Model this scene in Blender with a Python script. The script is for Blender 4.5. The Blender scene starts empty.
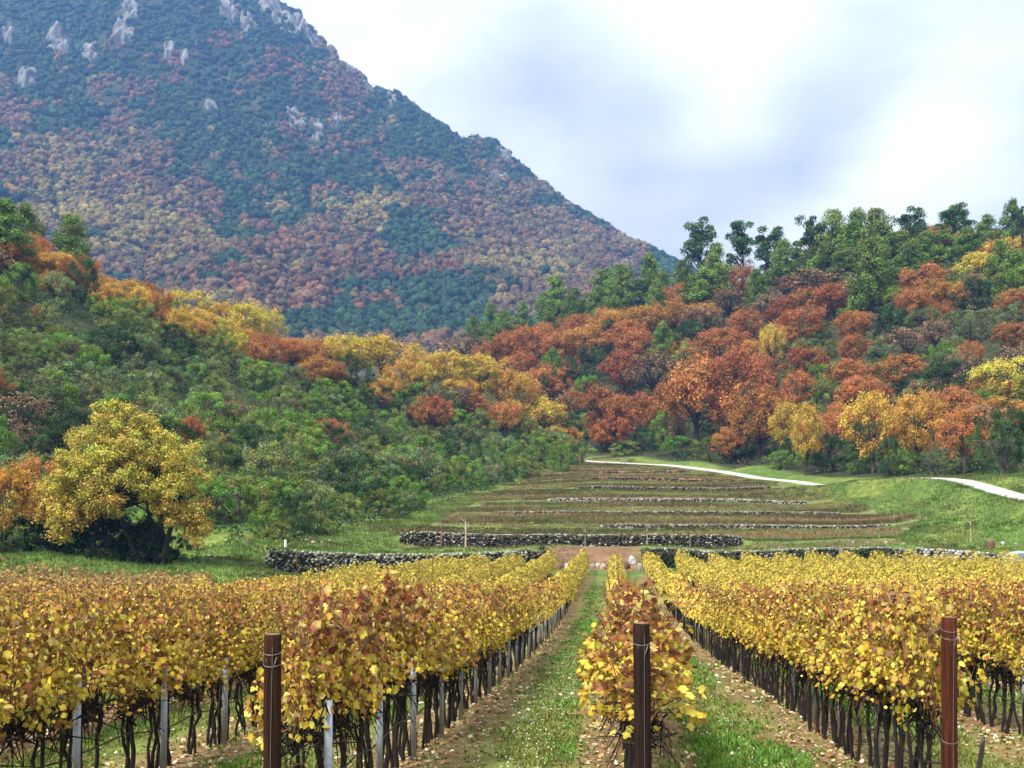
import bpy, math, random
import numpy as np
from math import radians as R
random.seed(7); rng = np.random.default_rng(11)
F = 1000.0; VX = 512.0; HY = 500.0            # the photograph's focal length (px), centre column and eye-level row
SC = bpy.context.scene
COL = SC.collection

# ------------------------------------------------------------------ camera
cd = bpy.data.cameras.new('camera'); cam = bpy.data.objects.new('camera', cd); COL.objects.link(cam)
cd.sensor_width = 36; cd.lens = 36 * F / 1024; cd.shift_y = (HY - 384) / 1024
cd.clip_start = 0.1; cd.clip_end = 9000
cam.location = (0, 0, 0); cam.rotation_euler = (R(90), 0, 0); SC.camera = cam

# ------------------------------------------------------------------ sky, sun, exposure
SUN_EL, SUN_AZ = 50, 222       # azimuth clockwise from +Y
W = bpy.data.worlds.new('World'); SC.world = W; W.use_nodes = True
nt = W.node_tree; N = nt.nodes; L = nt.links; N.clear()
def nd(t, **k):
    n = N.new(t)
    for a, b in k.items(): setattr(n, a, b)
    return n
out = nd('ShaderNodeOutputWorld'); bg = nd('ShaderNodeBackground'); bg.inputs['Strength'].default_value = 0.1
sky = nd('ShaderNodeTexSky', sky_type='NISHITA'); sky.sun_disc = False
sky.sun_elevation = R(SUN_EL); sky.sun_rotation = R(SUN_AZ)
tc = nd('ShaderNodeTexCoord')
sep = nd('ShaderNodeSeparateXYZ'); L.new(tc.outputs['Generated'], sep.inputs[0])
def m(op, a, b=None, c=None, clamp=False):
    n = nd('ShaderNodeMath', operation=op); n.use_clamp = clamp
    for i, v in enumerate((a, b, c)):
        if v is None: continue
        if isinstance(v, (int, float)): n.inputs[i].default_value = v
        else: L.new(v, n.inputs[i])
    return n.outputs[0]
def blob(px, py, w, rough=0.0):     # a soft cloud mass round one direction of the sky
    v = np.array([(px - VX) / F, 1, (HY - py) / F]); v /= np.linalg.norm(v)
    d = nd('ShaderNodeVectorMath', operation='DOT_PRODUCT'); L.new(warp, d.inputs[0]); d.inputs[1].default_value = tuple(v)
    t = m('SUBTRACT', 1.0, d.outputs['Value'])
    return m('POWER', 2.718, m('MULTIPLY', t, -1.0 / (0.5 * w * w)))
wn = nd('ShaderNodeTexNoise'); wn.inputs['Scale'].default_value = 2.6; wn.inputs['Detail'].default_value = 5; L.new(tc.outputs['Generated'], wn.inputs['Vector'])
ws = nd('ShaderNodeVectorMath', operation='SUBTRACT'); L.new(wn.outputs['Color'], ws.inputs[0]); ws.inputs[1].default_value = (.5, .5, .5)
wm = nd('ShaderNodeVectorMath', operation='SCALE'); L.new(ws.outputs[0], wm.inputs[0]); wm.inputs['Scale'].default_value = 0.11
wa = nd('ShaderNodeVectorMath', operation='ADD'); L.new(tc.outputs['Generated'], wa.inputs[0]); L.new(wm.outputs[0], wa.inputs[1])
wnm = nd('ShaderNodeVectorMath', operation='NORMALIZE'); L.new(wa.outputs[0], wnm.inputs[0]); warp = wnm.outputs[0]
mp = nd('ShaderNodeMapping'); L.new(warp, mp.inputs[0]); mp.inputs['Scale'].default_value = (1, 1, 2.2)
cn = nd('ShaderNodeTexNoise'); cn.inputs['Scale'].default_value = 4.2; cn.inputs['Detail'].default_value = 6; cn.inputs['Roughness'].default_value = .5
L.new(mp.outputs[0], cn.inputs['Vector'])
f = m('ADD', m('MULTIPLY', cn.outputs['Fac'], 1.5), -.30)
for (px, py, w, a) in ((740, 60, .085, .55), (935, 150, .07, .6), (640, 20, .10, .18), (1010, 60, .1, .2), (400, 30, .13, .25),
                       (812, 135, .045, -.30), (680, 220, .09, -.36), (560, 60, .05, -.12), (900, 50, .06, -.12), (560, 150, .10, -.06), (1000, 215, .07, -.12), (860, 95, .05, -.1)):
    f = m('ADD', f, m('MULTIPLY', blob(px, py, w), a))
cr = nd('ShaderNodeValToRGB'); L.new(f, cr.inputs[0])
el = cr.color_ramp.elements
el[0].position = .12; el[0].color = (.60, .64, .66, 1)
el[1].position = .88; el[1].color = (1.25, 1.2, 1.12, 1)
e = el.new(.36); e.color = (.80, .825, .83, 1)
e = el.new(.58); e.color = (1.0, 1.0, .97, 1)
# an overcast sky is some three times brighter overhead than at the horizon
up = m('MAXIMUM', m('SUBTRACT', sep.outputs['Z'], .42), 0)
lum = m('ADD', 8.8, m('MULTIPLY', up, 17))
cs = nd('ShaderNodeVectorMath', operation='SCALE'); L.new(cr.outputs[0], cs.inputs[0]); L.new(lum, cs.inputs['Scale'])
mx = nd('ShaderNodeMix', data_type='RGBA'); mx.inputs['Factor'].default_value = .96
L.new(sky.outputs[0], mx.inputs[6]); L.new(cs.outputs[0], mx.inputs[7])
L.new(mx.outputs[2], bg.inputs['Color']); L.new(bg.outputs[0], out.inputs['Surface'])
sd = bpy.data.lights.new('sun', 'SUN'); sd.energy = 5.0; sd.angle = R(9); sd.color = (1, .95, .86)
so = bpy.data.objects.new('sun', sd); COL.objects.link(so)
so.rotation_euler = (R(90 - SUN_EL), 0, R(180 - SUN_AZ)); so.location = (0, -20, 60)
vs = SC.view_settings; vs.view_transform = 'Standard'; vs.look = 'None'; vs.gamma = 1; vs.use_curve_mapping = False; vs.exposure = 0.62
cy = SC.cycles; cy.use_denoising = True; cy.max_bounces = 4; cy.diffuse_bounces = 1; cy.transmission_bounces = 3; cy.volume_bounces = 0
cy.glossy_bounces = 2; cy.use_adaptive_sampling = True; cy.adaptive_threshold = 0.03

# ------------------------------------------------------------------ helpers
def tag(o, label=None, cat=None, group=None, kind=None):
    if label: o['label'] = label
    if cat: o['category'] = cat
    if group: o['group'] = group
    if kind: o['kind'] = kind
    return o
def empty(name, loc=(0, 0, 0), rz=0, s=1):
    o = bpy.data.objects.new(name, None); COL.objects.link(o); o.location = loc; o.rotation_euler = (0, 0, rz)
    o.scale = (s, s, s) if isinstance(s, (int, float)) else s; o.empty_display_size = .2
    return o
class MB:
    """collects polygons with one colour each and builds them as ONE mesh"""
    def __init__(s): s.v = []; s.n = 0; s.f = []; s.sz = []; s.c = []
    def add(s, verts, faces, col):
        verts = np.asarray(verts, float).reshape(-1, 3); faces = np.asarray(faces, int)
        s.v.append(verts); s.f.append(faces.ravel() + s.n); s.sz.append(np.full(len(faces), faces.shape[1])); s.n += len(verts)
        col = np.asarray(col, float)
        s.c.append(np.broadcast_to(col, (len(verts), 3)).copy())
    def mesh(s, name, smooth=False, mats=()):
        v = np.concatenate(s.v); f = np.concatenate(s.f); sz = np.concatenate(s.sz); c = np.concatenate(s.c)
        me = bpy.data.meshes.new(name); me.vertices.add(len(v)); me.vertices.foreach_set('co', v.astype(np.float32).ravel())
        me.loops.add(len(f)); me.loops.foreach_set('vertex_index', f.astype(np.int32))
        me.polygons.add(len(sz)); me.polygons.foreach_set('loop_start', np.concatenate([[0], np.cumsum(sz)[:-1]]).astype(np.int32))
        if smooth: me.polygons.foreach_set('use_smooth', np.ones(len(sz), bool))
        a = me.attributes.new('col', 'FLOAT_COLOR', 'POINT'); a.data.foreach_set('color', np.c_[c, np.ones(len(c))].astype(np.float32).ravel())
        for x in mats: me.materials.append(x)
        me.update(calc_edges=True)
        return me
    def build(s, name, mat, parent=None, smooth=False):
        o = bpy.data.objects.new(name, s.mesh(name, smooth, (mat,))); COL.objects.link(o)
        if parent: o.parent = parent
        return o
def tube(mb, pts, rad, col, k=6, cap=True):
    pts = np.asarray(pts, float); n = len(pts); rad = np.broadcast_to(rad, (n,))
    t = np.gradient(pts, axis=0); t /= np.linalg.norm(t, axis=1)[:, None] + 1e-9
    ref = np.array([0, 0, 1.]) if abs(t[0, 2]) < .8 else np.array([1., 0, 0])
    a = np.cross(t, ref); a /= np.linalg.norm(a, axis=1)[:, None] + 1e-9; b = np.cross(t, a)
    th = np.arange(k) / k * 2 * np.pi
    V = pts[:, None] + rad[:, None, None] * (np.cos(th)[None, :, None] * a[:, None] + np.sin(th)[None, :, None] * b[:, None])
    fs = [[i * k + j, i * k + (j + 1) % k, (i + 1) * k + (j + 1) % k, (i + 1) * k + j] for i in range(n - 1) for j in range(k)]
    mb.add(V.reshape(-1, 3), fs, col)
    if cap:
        mb.add(V[-1], [list(range(k))], col); mb.add(V[0], [list(range(k))[::-1]], col)
def box(mb, c, s, col, rz=0):
    c = np.asarray(c, float); s = np.asarray(s, float) / 2
    V = np.array([[x, y, z] for x in (-1, 1) for y in (-1, 1) for z in (-1, 1)]) * s
    cz, sz_ = math.cos(rz), math.sin(rz)
    V = np.c_[V[:, 0] * cz - V[:, 1] * sz_, V[:, 0] * sz_ + V[:, 1] * cz, V[:, 2]] + c
    mb.add(V, [[0, 1, 3, 2], [4, 6, 7, 5], [0, 4, 5, 1], [2, 3, 7, 6], [0, 2, 6, 4], [1, 5, 7, 3]], col)
def randdir(n, up=0.0):
    d = rng.normal(size=(n, 3)); d[:, 2] += up; d /= np.linalg.norm(d, axis=1)[:, None]
    return d
def leaf_quads(mb, c, size, nrm, cols, slim=.62):
    """rhombic leaves centred at c, facing nrm"""
    n = len(c); r = randdir(n); a = np.cross(nrm, r); a /= np.linalg.norm(a, axis=1)[:, None] + 1e-9
    b = np.cross(nrm, a); s = np.broadcast_to(size, (n,))[:, None]
    fold = nrm * s * .12
    V = np.stack([c - a * s * .5, c - b * s * .5 * slim + fold, c + a * s * .5, c + b * s * .5 * slim + fold], 1)
    mb.add(V.reshape(-1, 3), np.arange(4 * n).reshape(n, 4), np.repeat(cols, 4, 0))
LO = np.array([(0, -.5), (.3, -.44), (.42, -.12), (.62, .1), (.34, .2), (.22, .5), (0, .66), (-.22, .5), (-.34, .2), (-.62, .1), (-.42, -.12), (-.3, -.44)])
def vine_leaves(mb, c, size, nrm, cols):
    """lobed vine leaves, hanging, slightly cupped"""
    n = len(c); dn = np.tile([0, 0, -1.], (n, 1)) + rng.normal(size=(n, 3)) * .45
    b = dn - nrm * (dn * nrm).sum(1)[:, None]; b /= np.linalg.norm(b, axis=1)[:, None] + 1e-9; a = np.cross(nrm, b)
    s = np.broadcast_to(size, (n,)); cup = rng.uniform(-.75, .35, n)
    P = np.concatenate([[(0, 0)], LO]); rr = (P ** 2).sum(1); rr2 = np.abs(P[:, 0])
    V = c[:, None] + s[:, None, None] * (P[None, :, :1] * a[:, None] + P[None, :, 1:] * b[:, None] + (cup[:, None] * rr[None] - .22 * rr2[None])[:, :, None] * nrm[:, None])
    k = len(P); tri = np.array([[0, i, i % (k - 1) + 1] for i in range(1, k)])
    fs = (np.arange(n)[:, None, None] * k + tri[None]).reshape(-1, 3)
    edge = rng.random(n) ** 1.6; cc = np.repeat(cols[:, None], k, 1).copy(); mrg = np.array([.55, .36, .30]) 
    cc[:, 1:] *= (1 - edge[:, None, None] * (1 - mrg) * rng.uniform(.3, 1.0, (n, k - 1, 1))); cc[:, 0] *= 1.12
    mb.add(V.reshape(-1, 3), fs, cc.reshape(-1, 3))

# value noise, for shapes and for where kinds grow
_P = rng.permutation(4096); _T = rng.random(4096)
def vnoise(x, y, z=0.0):
    x, y, z = np.broadcast_arrays(np.asarray(x, float), np.asarray(y, float), np.asarray(z, float))
    xi, yi, zi = np.floor(x).astype(int), np.floor(y).astype(int), np.floor(z).astype(int); fx, fy, fz = x - xi, y - yi, z - zi
    u, v, w = fx * fx * (3 - 2 * fx), fy * fy * (3 - 2 * fy), fz * fz * (3 - 2 * fz)
    def h(a, b, c): return _T[(_P[(_P[a & 4095] + b) & 4095] + c * 131) & 4095]
    r = 0
    for dx in (0, 1):
        for dy in (0, 1):
            for dz in (0, 1):
                r = r + h(xi + dx, yi + dy, zi + dz) * (u if dx else 1 - u) * (v if dy else 1 - v) * (w if dz else 1 - w)
    return r
def fbm(x, y, o=4, z=0.0):
    r = 0; a = .5; t = 0
    for i in range(o): r = r + a * vnoise(x * 2 ** i + 17 * i, y * 2 ** i + 5 * i, np.asarray(z) * 2 ** i); t += a; a *= .5
    return r / t
def sstep(a, b, x): t = np.clip((x - a) / (b - a), 0, 1); return t * t * (3 - 2 * t)

# ------------------------------------------------------------------ materials
def mat(name, fn):
    mm = bpy.data.materials.new(name); mm.use_nodes = True; t = mm.node_tree; t.nodes.clear()
    o = t.nodes.new('ShaderNodeOutputMaterial'); fn(t, o); return mm
def N_(t, ty, **k):
    n = t.nodes.new(ty)
    for a, b in k.items():
        if a[0] == '_': n.inputs[a[1:]].default_value = b
        else: setattr(n, a, b)
    return n
def leaf_fn(tr=.2, vary=.5, spec=.1):
    def fn(t, o):
        at = N_(t, 'ShaderNodeAttribute', attribute_name='col'); oi = N_(t, 'ShaderNodeObjectInfo')
        hs = N_(t, 'ShaderNodeHueSaturation'); t.links.new(at.outputs['Color'], hs.inputs['Color'])
        a = N_(t, 'ShaderNodeMapRange'); t.links.new(oi.outputs['Random'], a.inputs[0]); a.inputs[3].default_value = .5 - .006 * vary; a.inputs[4].default_value = .5 + .03 * vary
        t.links.new(a.outputs[0], hs.inputs['Hue'])
        w = N_(t, 'ShaderNodeTexWhiteNoise', noise_dimensions='1D'); t.links.new(oi.outputs['Random'], w.inputs['W'])
        b = N_(t, 'ShaderNodeMapRange'); t.links.new(w.outputs['Value'], b.inputs[0]); b.inputs[3].default_value = 1 - .32 * vary; b.inputs[4].default_value = 1 + .35 * vary
        t.links.new(b.outputs[0], hs.inputs['Value'])
        p = N_(t, 'ShaderNodeBsdfPrincipled', _Roughness=.65); p.inputs['Specular IOR Level'].default_value = spec
        d = N_(t, 'ShaderNodeBsdfTranslucent'); mx = N_(t, 'ShaderNodeMixShader'); mx.inputs[0].default_value = tr
        t.links.new(hs.outputs[0], p.inputs['Base Color']); t.links.new(hs.outputs[0], d.inputs['Color'])
        t.links.new(p.outputs[0], mx.inputs[1]); t.links.new(d.outputs[0], mx.inputs[2]); t.links.new(mx.outputs[0], o.inputs['Surface'])
    return fn
M_leaf = mat('foliage', leaf_fn()); M_vleaf = mat('vine_leaf', leaf_fn(.25, .35, .15)); M_far = mat('far_foliage', leaf_fn(.1, 0, .1))
M_grass = mat('grass_blades', leaf_fn(.3, 0, .2)); M_litter = mat('leaf_litter', leaf_fn(.05, 0, .15))
def solid_fn(rough=.8, nscale=8, amt=.35, bump=.3, base=None, stretch=(1, 1, 1), spec=.3, metal=0.):
    def fn(t, o):
        p = N_(t, 'ShaderNodeBsdfPrincipled', _Roughness=rough, _Metallic=metal); p.inputs['Specular IOR Level'].default_value = spec
        tc = N_(t, 'ShaderNodeTexCoord'); mp = N_(t, 'ShaderNodeMapping', _Scale=stretch); t.links.new(tc.outputs['Object'], mp.inputs[0])
        n = N_(t, 'ShaderNodeTexNoise', _Scale=nscale, _Detail=6, _Roughness=.65); t.links.new(mp.outputs[0], n.inputs['Vector'])
        mr = N_(t, 'ShaderNodeMapRange'); t.links.new(n.outputs['Fac'], mr.inputs[0]); mr.inputs[1].default_value = .3; mr.inputs[2].default_value = .7
        mr.inputs[3].default_value = 1 - amt; mr.inputs[4].default_value = 1 + amt
        sc = N_(t, 'ShaderNodeVectorMath', operation='SCALE')
        if base is None:
            at = N_(t, 'ShaderNodeAttribute', attribute_name='col'); t.links.new(at.outputs['Color'], sc.inputs[0])
        else: sc.inputs[0].default_value = base
        t.links.new(mr.outputs[0], sc.inputs['Scale']); t.links.new(sc.outputs[0], p.inputs['Base Color'])
        b = N_(t, 'ShaderNodeBump', _Strength=bump, _Distance=.05); t.links.new(n.outputs['Fac'], b.inputs['Height']); t.links.new(b.outputs[0], p.inputs['Normal'])
        t.links.new(p.outputs[0], o.inputs['Surface'])
    return fn
M_bark = mat('bark', solid_fn(.9, 9, .45, .8, stretch=(1, 1, .25)))
M_stone = mat('stone', solid_fn(.85, 3.5, .4, .6)); M_crag = mat('crag', solid_fn(.9, .12, .45, .9, stretch=(1, 1, .5)))
M_wood = mat('stained_wood', solid_fn(.8, 16, .8, 1.0, stretch=(4, 4, .12), spec=.15))
M_zinc = mat('galvanised_steel', solid_fn(.5, 30, .18, .1, base=(.38, .42, .47), metal=.15, spec=.5))
M_pipe = mat('black_pipe', solid_fn(.45, 20, .2, .1, base=(.02, .02, .02), spec=.5)); M_wire = mat('wire', solid_fn(.4, 20, .2, .1, base=(.22, .21, .20), metal=.5))
M_cloth = mat('plastic_sheet', solid_fn(.5, 6, .25, .4)); M_gravel = mat('white_gravel', solid_fn(.95, 1.2, .22, .4, spec=.1))

# ------------------------------------------------------------------ terrain
def P3(x, y, D): return ((x - VX) * D / F, D, (HY - y) * D / F)
prof_Y = np.array([-60, -20, -5, 0, 4, 7, 11, 14.35, 17.8, 27.2, 35, 43.4, 55, 65, 75, 79])
prof_Z = -np.array([1.0, 1.3, 1.5, 1.75, 2.3, 2.6, 2.86, 3.15, 3.43, 4.25, 4.8, 5.2, 5.5, 5.7, 5.85, 5.9])
ctl = []
for Y in (-60, -35, -15, -5, 0, 3, 6, 9, 12, 16, 20, 26, 33, 42, 52, 62, 73):
    for X in (-130, -80, -45, -25, -10, 0, 10, 25, 45, 80, 130):
        if Y > 45 and X < -34: continue
        ctl.append((X, Y, float(np.interp(Y, prof_Y, prof_Z)) + (abs(X) > 100) * 1.5))
PX = [(-60, 572, 62), (0, 574, 63), (100, 576, 64), (200, 580, 66), (260, 584, 65), (320, 578, 72), (400, 578, 76), (500, 577, 77), (620, 576, 77), (720, 576, 77), (850, 574, 77), (950, 573, 77), (1050, 572, 77), (1200, 570, 75),
    (-60, 552, 70), (0, 553, 70), (100, 556, 70), (200, 556, 72), (240, 556, 77),
    (-300, 500, 75), (-150, 535, 72), (0, 543, 75), (100, 546, 77), (200, 537, 82), (300, 513, 98), (350, 506, 110), (400, 498, 125), (450, 488, 145), (500, 478, 165), (560, 467, 195),
    (400, 532, 92), (420, 520, 104), (450, 506, 118), (490, 493, 135), (530, 480, 160),
    (280, 573, 73.5), (340, 575, 74.5), (300, 565, 76.5), (400, 566, 78.5), (470, 564, 80), (300, 551, 80), (350, 550, 83), (400, 548, 87), (300, 530, 90), (350, 520, 100),
    (450, 548.5, 85), (500, 545.5, 88), (600, 545.5, 88), (700, 545.5, 88), (800, 545, 88), (900, 543, 87), (980, 543, 86), (560, 547, 84), (650, 548, 84), (800, 548, 84), (900, 546, 84),
    (880, 527, 98), (905, 512, 108), (905, 494, 113), (975, 508, 98), (960, 490, 104.5), (1000, 520, 92), (1000, 503, 98), (1100, 520, 84), (1200, 520, 80), (1300, 480, 80), (1020, 545, 84),
    (570, 459, 203), (610, 461, 196), (650, 464, 186), (700, 469, 172), (740, 473.5, 160), (790, 480, 145), (820, 485, 136), (850, 488, 128), (875, 487, 122), (920, 485.5, 116), (960, 485.5, 110), (990, 489, 104), (1024, 497, 97), (1070, 506, 90),
    (570, 453, 212), (650, 457, 198), (700, 461, 183), (750, 466, 170), (800, 474, 156), (850, 478, 143), (900, 478, 134), (960, 476, 126), (1024, 471, 118), (1100, 466, 112), (1200, 452, 105),
    (560, 400, 265), (620, 400, 255), (700, 400, 235), (800, 400, 205), (900, 390, 190), (1024, 380, 175), (1100, 370, 170), (1250, 345, 165),
    (480, 352, 330), (560, 335, 325), (620, 322, 315), (700, 298, 305), (800, 272, 295), (900, 258, 285), (1024, 245, 275), (1150, 230, 265), (1300, 215, 255),
    (480, 400, 430), (700, 385, 430), (900, 370, 430), (1150, 350, 420), (1400, 320, 420),
    (-300, 360, 110), (-120, 385, 112), (0, 400, 118), (100, 425, 118), (200, 440, 125), (300, 450, 140), (400, 455, 160), (480, 458, 182),
    (-350, 190, 155), (-150, 215, 160), (0, 262, 165), (50, 283, 168), (100, 303, 172), (200, 345, 182), (300, 372, 190), (400, 390, 200), (470, 405, 208), (530, 432, 212), (565, 456, 212),
    (-300, 330, 245), (-100, 370, 240), (0, 380, 240), (200, 400, 250), (400, 430, 262), (520, 442, 258),
    (-500, 425, 430), (-200, 425, 430), (0, 425, 430), (200, 420, 430), (350, 415, 430),
    (-700, 445, 560), (-200, 445, 560), (200, 445, 560), (500, 440, 560), (800, 420, 560), (1200, 410, 560), (1500, 400, 560)]
ctl += [P3(*p) for p in PX]
for D in (95, 108, 122, 138, 154, 172, 190):       # the gentle slope of the terraced field
    z = -3.8 + .105 * (D - 88)
    for x in (560, 650, 740) + ((830,) if D < 125 else ()): 
        ctl.append(((x - VX) * D / F, D, z))
class TPS:
    def __init__(s, P, Z, lam=0.0):
        s.P = P; n = len(P); d2 = ((P[:, None] - P[None]) ** 2).sum(-1); K = s.k(d2) + lam * np.eye(n)
        A = np.zeros((n + 3, n + 3)); A[:n, :n] = K; A[:n, n] = 1; A[:n, n + 1:] = P; A[n, :n] = 1; A[n + 1:, :n] = P.T
        s.w = np.linalg.solve(A, np.r_[Z, 0, 0, 0]); s.n = n
    def k(s, d2): return .5 * d2 * np.log(d2 + 1e-9)
    def __call__(s, X, Y):
        q = np.c_[np.ravel(X), np.ravel(Y)] / s.sc if hasattr(s, 'sc') else np.c_[np.ravel(X), np.ravel(Y)]; r = np.empty(len(q))
        for i in range(0, len(q), 20000):
            b = q[i:i + 20000]; d2 = ((b[:, None] - s.P[None]) ** 2).sum(-1)
            r[i:i + 20000] = s.k(d2) @ s.w[:s.n] + s.w[s.n] + b @ s.w[s.n + 1:]
        return r.reshape(np.shape(X))
ctl = np.array(ctl); base = TPS(ctl[:, :2] / 50, ctl[:, 2], .0006)
# dry-stone walls that hold the terraces: (x0 px, D0, x1 px, D1, height, ramp length)
WALLS = {'low': (266, 76, 545, 80.5, 1.7, 5), 'ivy': (642, 81, 910, 80.5, 1.3, 4), 'pale': (912, 81, 1003, 80, 1.0, 4),
         'upper': (400, 89.5, 742, 89.5, 1.15, 4), 't1': (600, 99, 890, 98.6, .3, 3), 't2': (500, 111, 840, 110.5, .25, 3), 't3': (548, 124, 806, 123, .35, 3),
         't4': (575, 140, 770, 138, .45, 3), 't5': (588, 154, 705, 152, .6, 3), 't6': (600, 168, 690, 167, .45, 3)}
def wall_terms(X, Y):
    z = 0
    for (x0, D0, x1, D1, h, Ln) in WALLS.values():
        X0, X1 = (x0 - VX) * D0 / F, (x1 - VX) * D1 / F
        t = (X - X0) / (X1 - X0); yl = D0 + (D1 - D0) * t; d = Y - yl - .25
        mask = sstep(X0 - 1.5, X0 + 2.0, X) * (1 - sstep(X1 - 2.0, X1 + 1.5, X))
        z = z + mask * h * (sstep(-.25, .25, d) - np.clip((d + Ln) / (2 * Ln), 0, 1))
    return z
ROAD = np.array([P3(*p) for p in [(548, 458, 212), (570, 459, 203), (610, 461, 196), (650, 464, 186), (700, 469, 172), (740, 473.5, 160), (790, 480, 145), (820, 484.5, 136), (850, 486.5, 128), (875, 486.5, 122), (920, 485.5, 116), (960, 485.5, 110), (990, 489, 104), (1024, 497, 97), (1070, 506, 90), (1120, 514, 84)]])
TILT = .11
def road_near(X, Y, zs=None):
    r = np.full(np.shape(X), 1e9); zz = np.zeros(np.shape(X)); yy = zz
    for i, (a, b) in enumerate(zip(RD[:-1], RD[1:])):
        d = b - a; t = np.clip(((X - a[0]) * d[0] + (Y - a[1]) * d[1]) / (d @ d), 0, 1)
        q = np.hypot(X - a[0] - t * d[0], Y - a[1] - t * d[1]); c = q < r; r = np.where(c, q, r)
        if zs is not None: zz = np.where(c, zs[i] * (1 - t) + zs[i + 1] * t + TILT * (Y - a[1] - t * d[1]), zz)
    return r, zz
def road_dist(X, Y): return road_near(X, Y)[0]
def ground0(X, Y):
    X = np.asarray(X, float); Y = np.asarray(Y, float)
    z = base.__call__(X / 50, Y / 50)
    rough = .05 + .5 * sstep(110, 200, Y) * sstep(25, 60, np.abs(X - 20)) + .6 * sstep(30, 60, np.abs(X)) * sstep(70, 110, Y)
    z = z + rough * (fbm(X / 6 + 50, Y / 6 + 9, 4) - .5) * 1.6 + (fbm(X * 1.7, Y * 1.7, 2) - .5) * .07
    return z + wall_terms(X, Y)
_t = np.linspace(0, len(ROAD) - 1, 46); RD = np.c_[[np.interp(_t, np.arange(len(ROAD)), ROAD[:, i]) for i in range(2)]].T
for _ in range(3): RD[1:-1] = .5 * RD[1:-1] + .25 * (RD[:-2] + RD[2:])
RDZ = ground0(RD[:, 0], RD[:, 1]); _p = VX + F * RD[:, 0] / RD[:, 1]; RDZ = RDZ + .95 * sstep(828, 866, _p) * (1 - sstep(930, 1000, _p))
for _ in range(2): RDZ[1:-1] = .5 * RDZ[1:-1] + .25 * (RDZ[:-2] + RDZ[2:])
def ground(X, Y):
    z = ground0(X, Y); rd, rz = road_near(X, Y, RDZ); w = 1 - sstep(2.0, 4.5, rd)
    return z * (1 - w) + (rz - .05) * w
def axis(parts):
    r = []
    for a, b, s in parts: r += list(np.arange(a, b, s))
    return np.array(r + [parts[-1][1]])
xs = axis([(-900, -240, 20), (-240, -100, 4), (-100, -50, 1.2), (-50, 70, .6), (70, 110, 1.2), (110, 240, 4), (240, 900, 20)])
ys = axis([(-200, -20, 10), (-20, 2, 1), (2, 110, .45), (110, 215, .7), (215, 330, 2.5), (330, 600, 10)])
GX, GY = np.meshgrid(xs, ys); 
GZ = ground(GX, np.clip(GY, -60, 560))
far = np.clip((np.abs(GX) - 420) / 300, 0, 1); GZ = GZ * (1 - far) + (5) * far
nx, ny = len(xs), len(ys)
# rows of the vineyard: every row runs towards the same vanishing point
VPX = 613.0; ROWA = [.23 - 2.5 * k for k in range(-18, 22)]      # sideways offset of each row at the camera's station
def rowX(a, Y): return a + (VPX - VX) / F * Y
def zone_cols(X, Y, Z):
    n1 = fbm(X / 3.1, Y / 3.1, 4); n2 = fbm(X / .8 + 9, Y / .8, 3); n3 = fbm(X / 14, Y / 14 + 40, 3)
    def C(*c): return np.array(c)[None, :]
    grass = C(.085, .14, .03) * (.6 + .8 * n2[:, None]) + C(.06, .045, .01) * sstep(.42, .68, n1)[:, None]
    litter = C(.20, .135, .06) * (.6 + .8 * n2[:, None])
    earth = C(.17, .10, .055) * (.65 + .7 * n2[:, None])
    floor = C(.045, .05, .022) * (.7 + .6 * n2[:, None])
    weeds = C(.12, .12, .045) * (.7 + .6 * n2[:, None]) * 1.0
    col = grass.copy()
    off = X - (VPX - VX) / F * Y; ph = np.abs((off - .23 + 1.25) % 2.5 - 1.25)         # distance to the nearest row
    vine = ((Y < 77) & (X > -36)) & ~((X < -17 + .0 * Y) & (Y > 62))
    lit = (1 - sstep(.45, .95, ph + .35 * (n2 - .5))) * vine
    lit = np.maximum(lit, vine * .35 * sstep(.55, .68, n1))
    col = col * (1 - lit[:, None]) + litter * lit[:, None]
    px = VX + F * X / np.maximum(Y, 1); 
    fld = sstep(89, 91, Y) * (1 - sstep(205, 210, Y)) * sstep(-1.5, 1.5, X - (-10 + (Y - 90) * .155)) * (1 - sstep(-1, 2, X - np.interp(Y, [88, 94, 100, 112, 125, 140, 160, 200], [33, 37, 41, 40, 39, 37.5, 36, 22])))
    stripe = sstep(.35, .65, vnoise(X / 14, Y / 1.3)) 
    fc = weeds * (.45 + .8 * stripe[:, None]) * (1 - .6 * sstep(.4, .65, n1)[:, None]) + grass * .6 * sstep(.4, .65, n1)[:, None]
    col = col * (1 - fld[:, None]) + fc * fld[:, None]
    ban = sstep(77.8, 78.6, Y) * (1 - sstep(84, 86, Y)) * sstep(1, 4, X) * (1 - sstep(9.5, 12, X))
    ban = np.maximum(ban, .85 * sstep(84.5, 85.5, Y) * (1 - sstep(88.5, 89.3, Y)) * sstep(-11, -8, X) * (1 - sstep(33, 38, X)))
    col = col * (1 - ban[:, None]) + earth * (.45 + .9 * n1[:, None]) * ban[:, None]
    hl = sstep(-2, 4, Z - np.interp(Y, [70, 90, 130, 200], [-2.3, 0, 6, 12])) * (X < 12) * (Y > 72)
    hr = sstep(2, 6, Y - np.interp(px, [500, 570, 650, 750, 850, 960, 1024, 1300], [213, 210, 193, 166, 138, 120, 112, 95])) * (X > 8) * (Y > 90)
    hh = np.maximum(np.maximum(hl, hr), sstep(215, 225, Y))
    col = col * (1 - hh[:, None]) + floor * hh[:, None]
    return np.clip(col, .01, .9)
gcol = zone_cols(GX.ravel(), GY.ravel(), GZ.ravel())
def grid_faces(nx, ny):
    i = np.arange(nx * ny).reshape(ny, nx); return np.stack([i[:-1, :-1], i[:-1, 1:], i[1:, 1:], i[1:, :-1]], -1).reshape(-1, 4)
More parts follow.
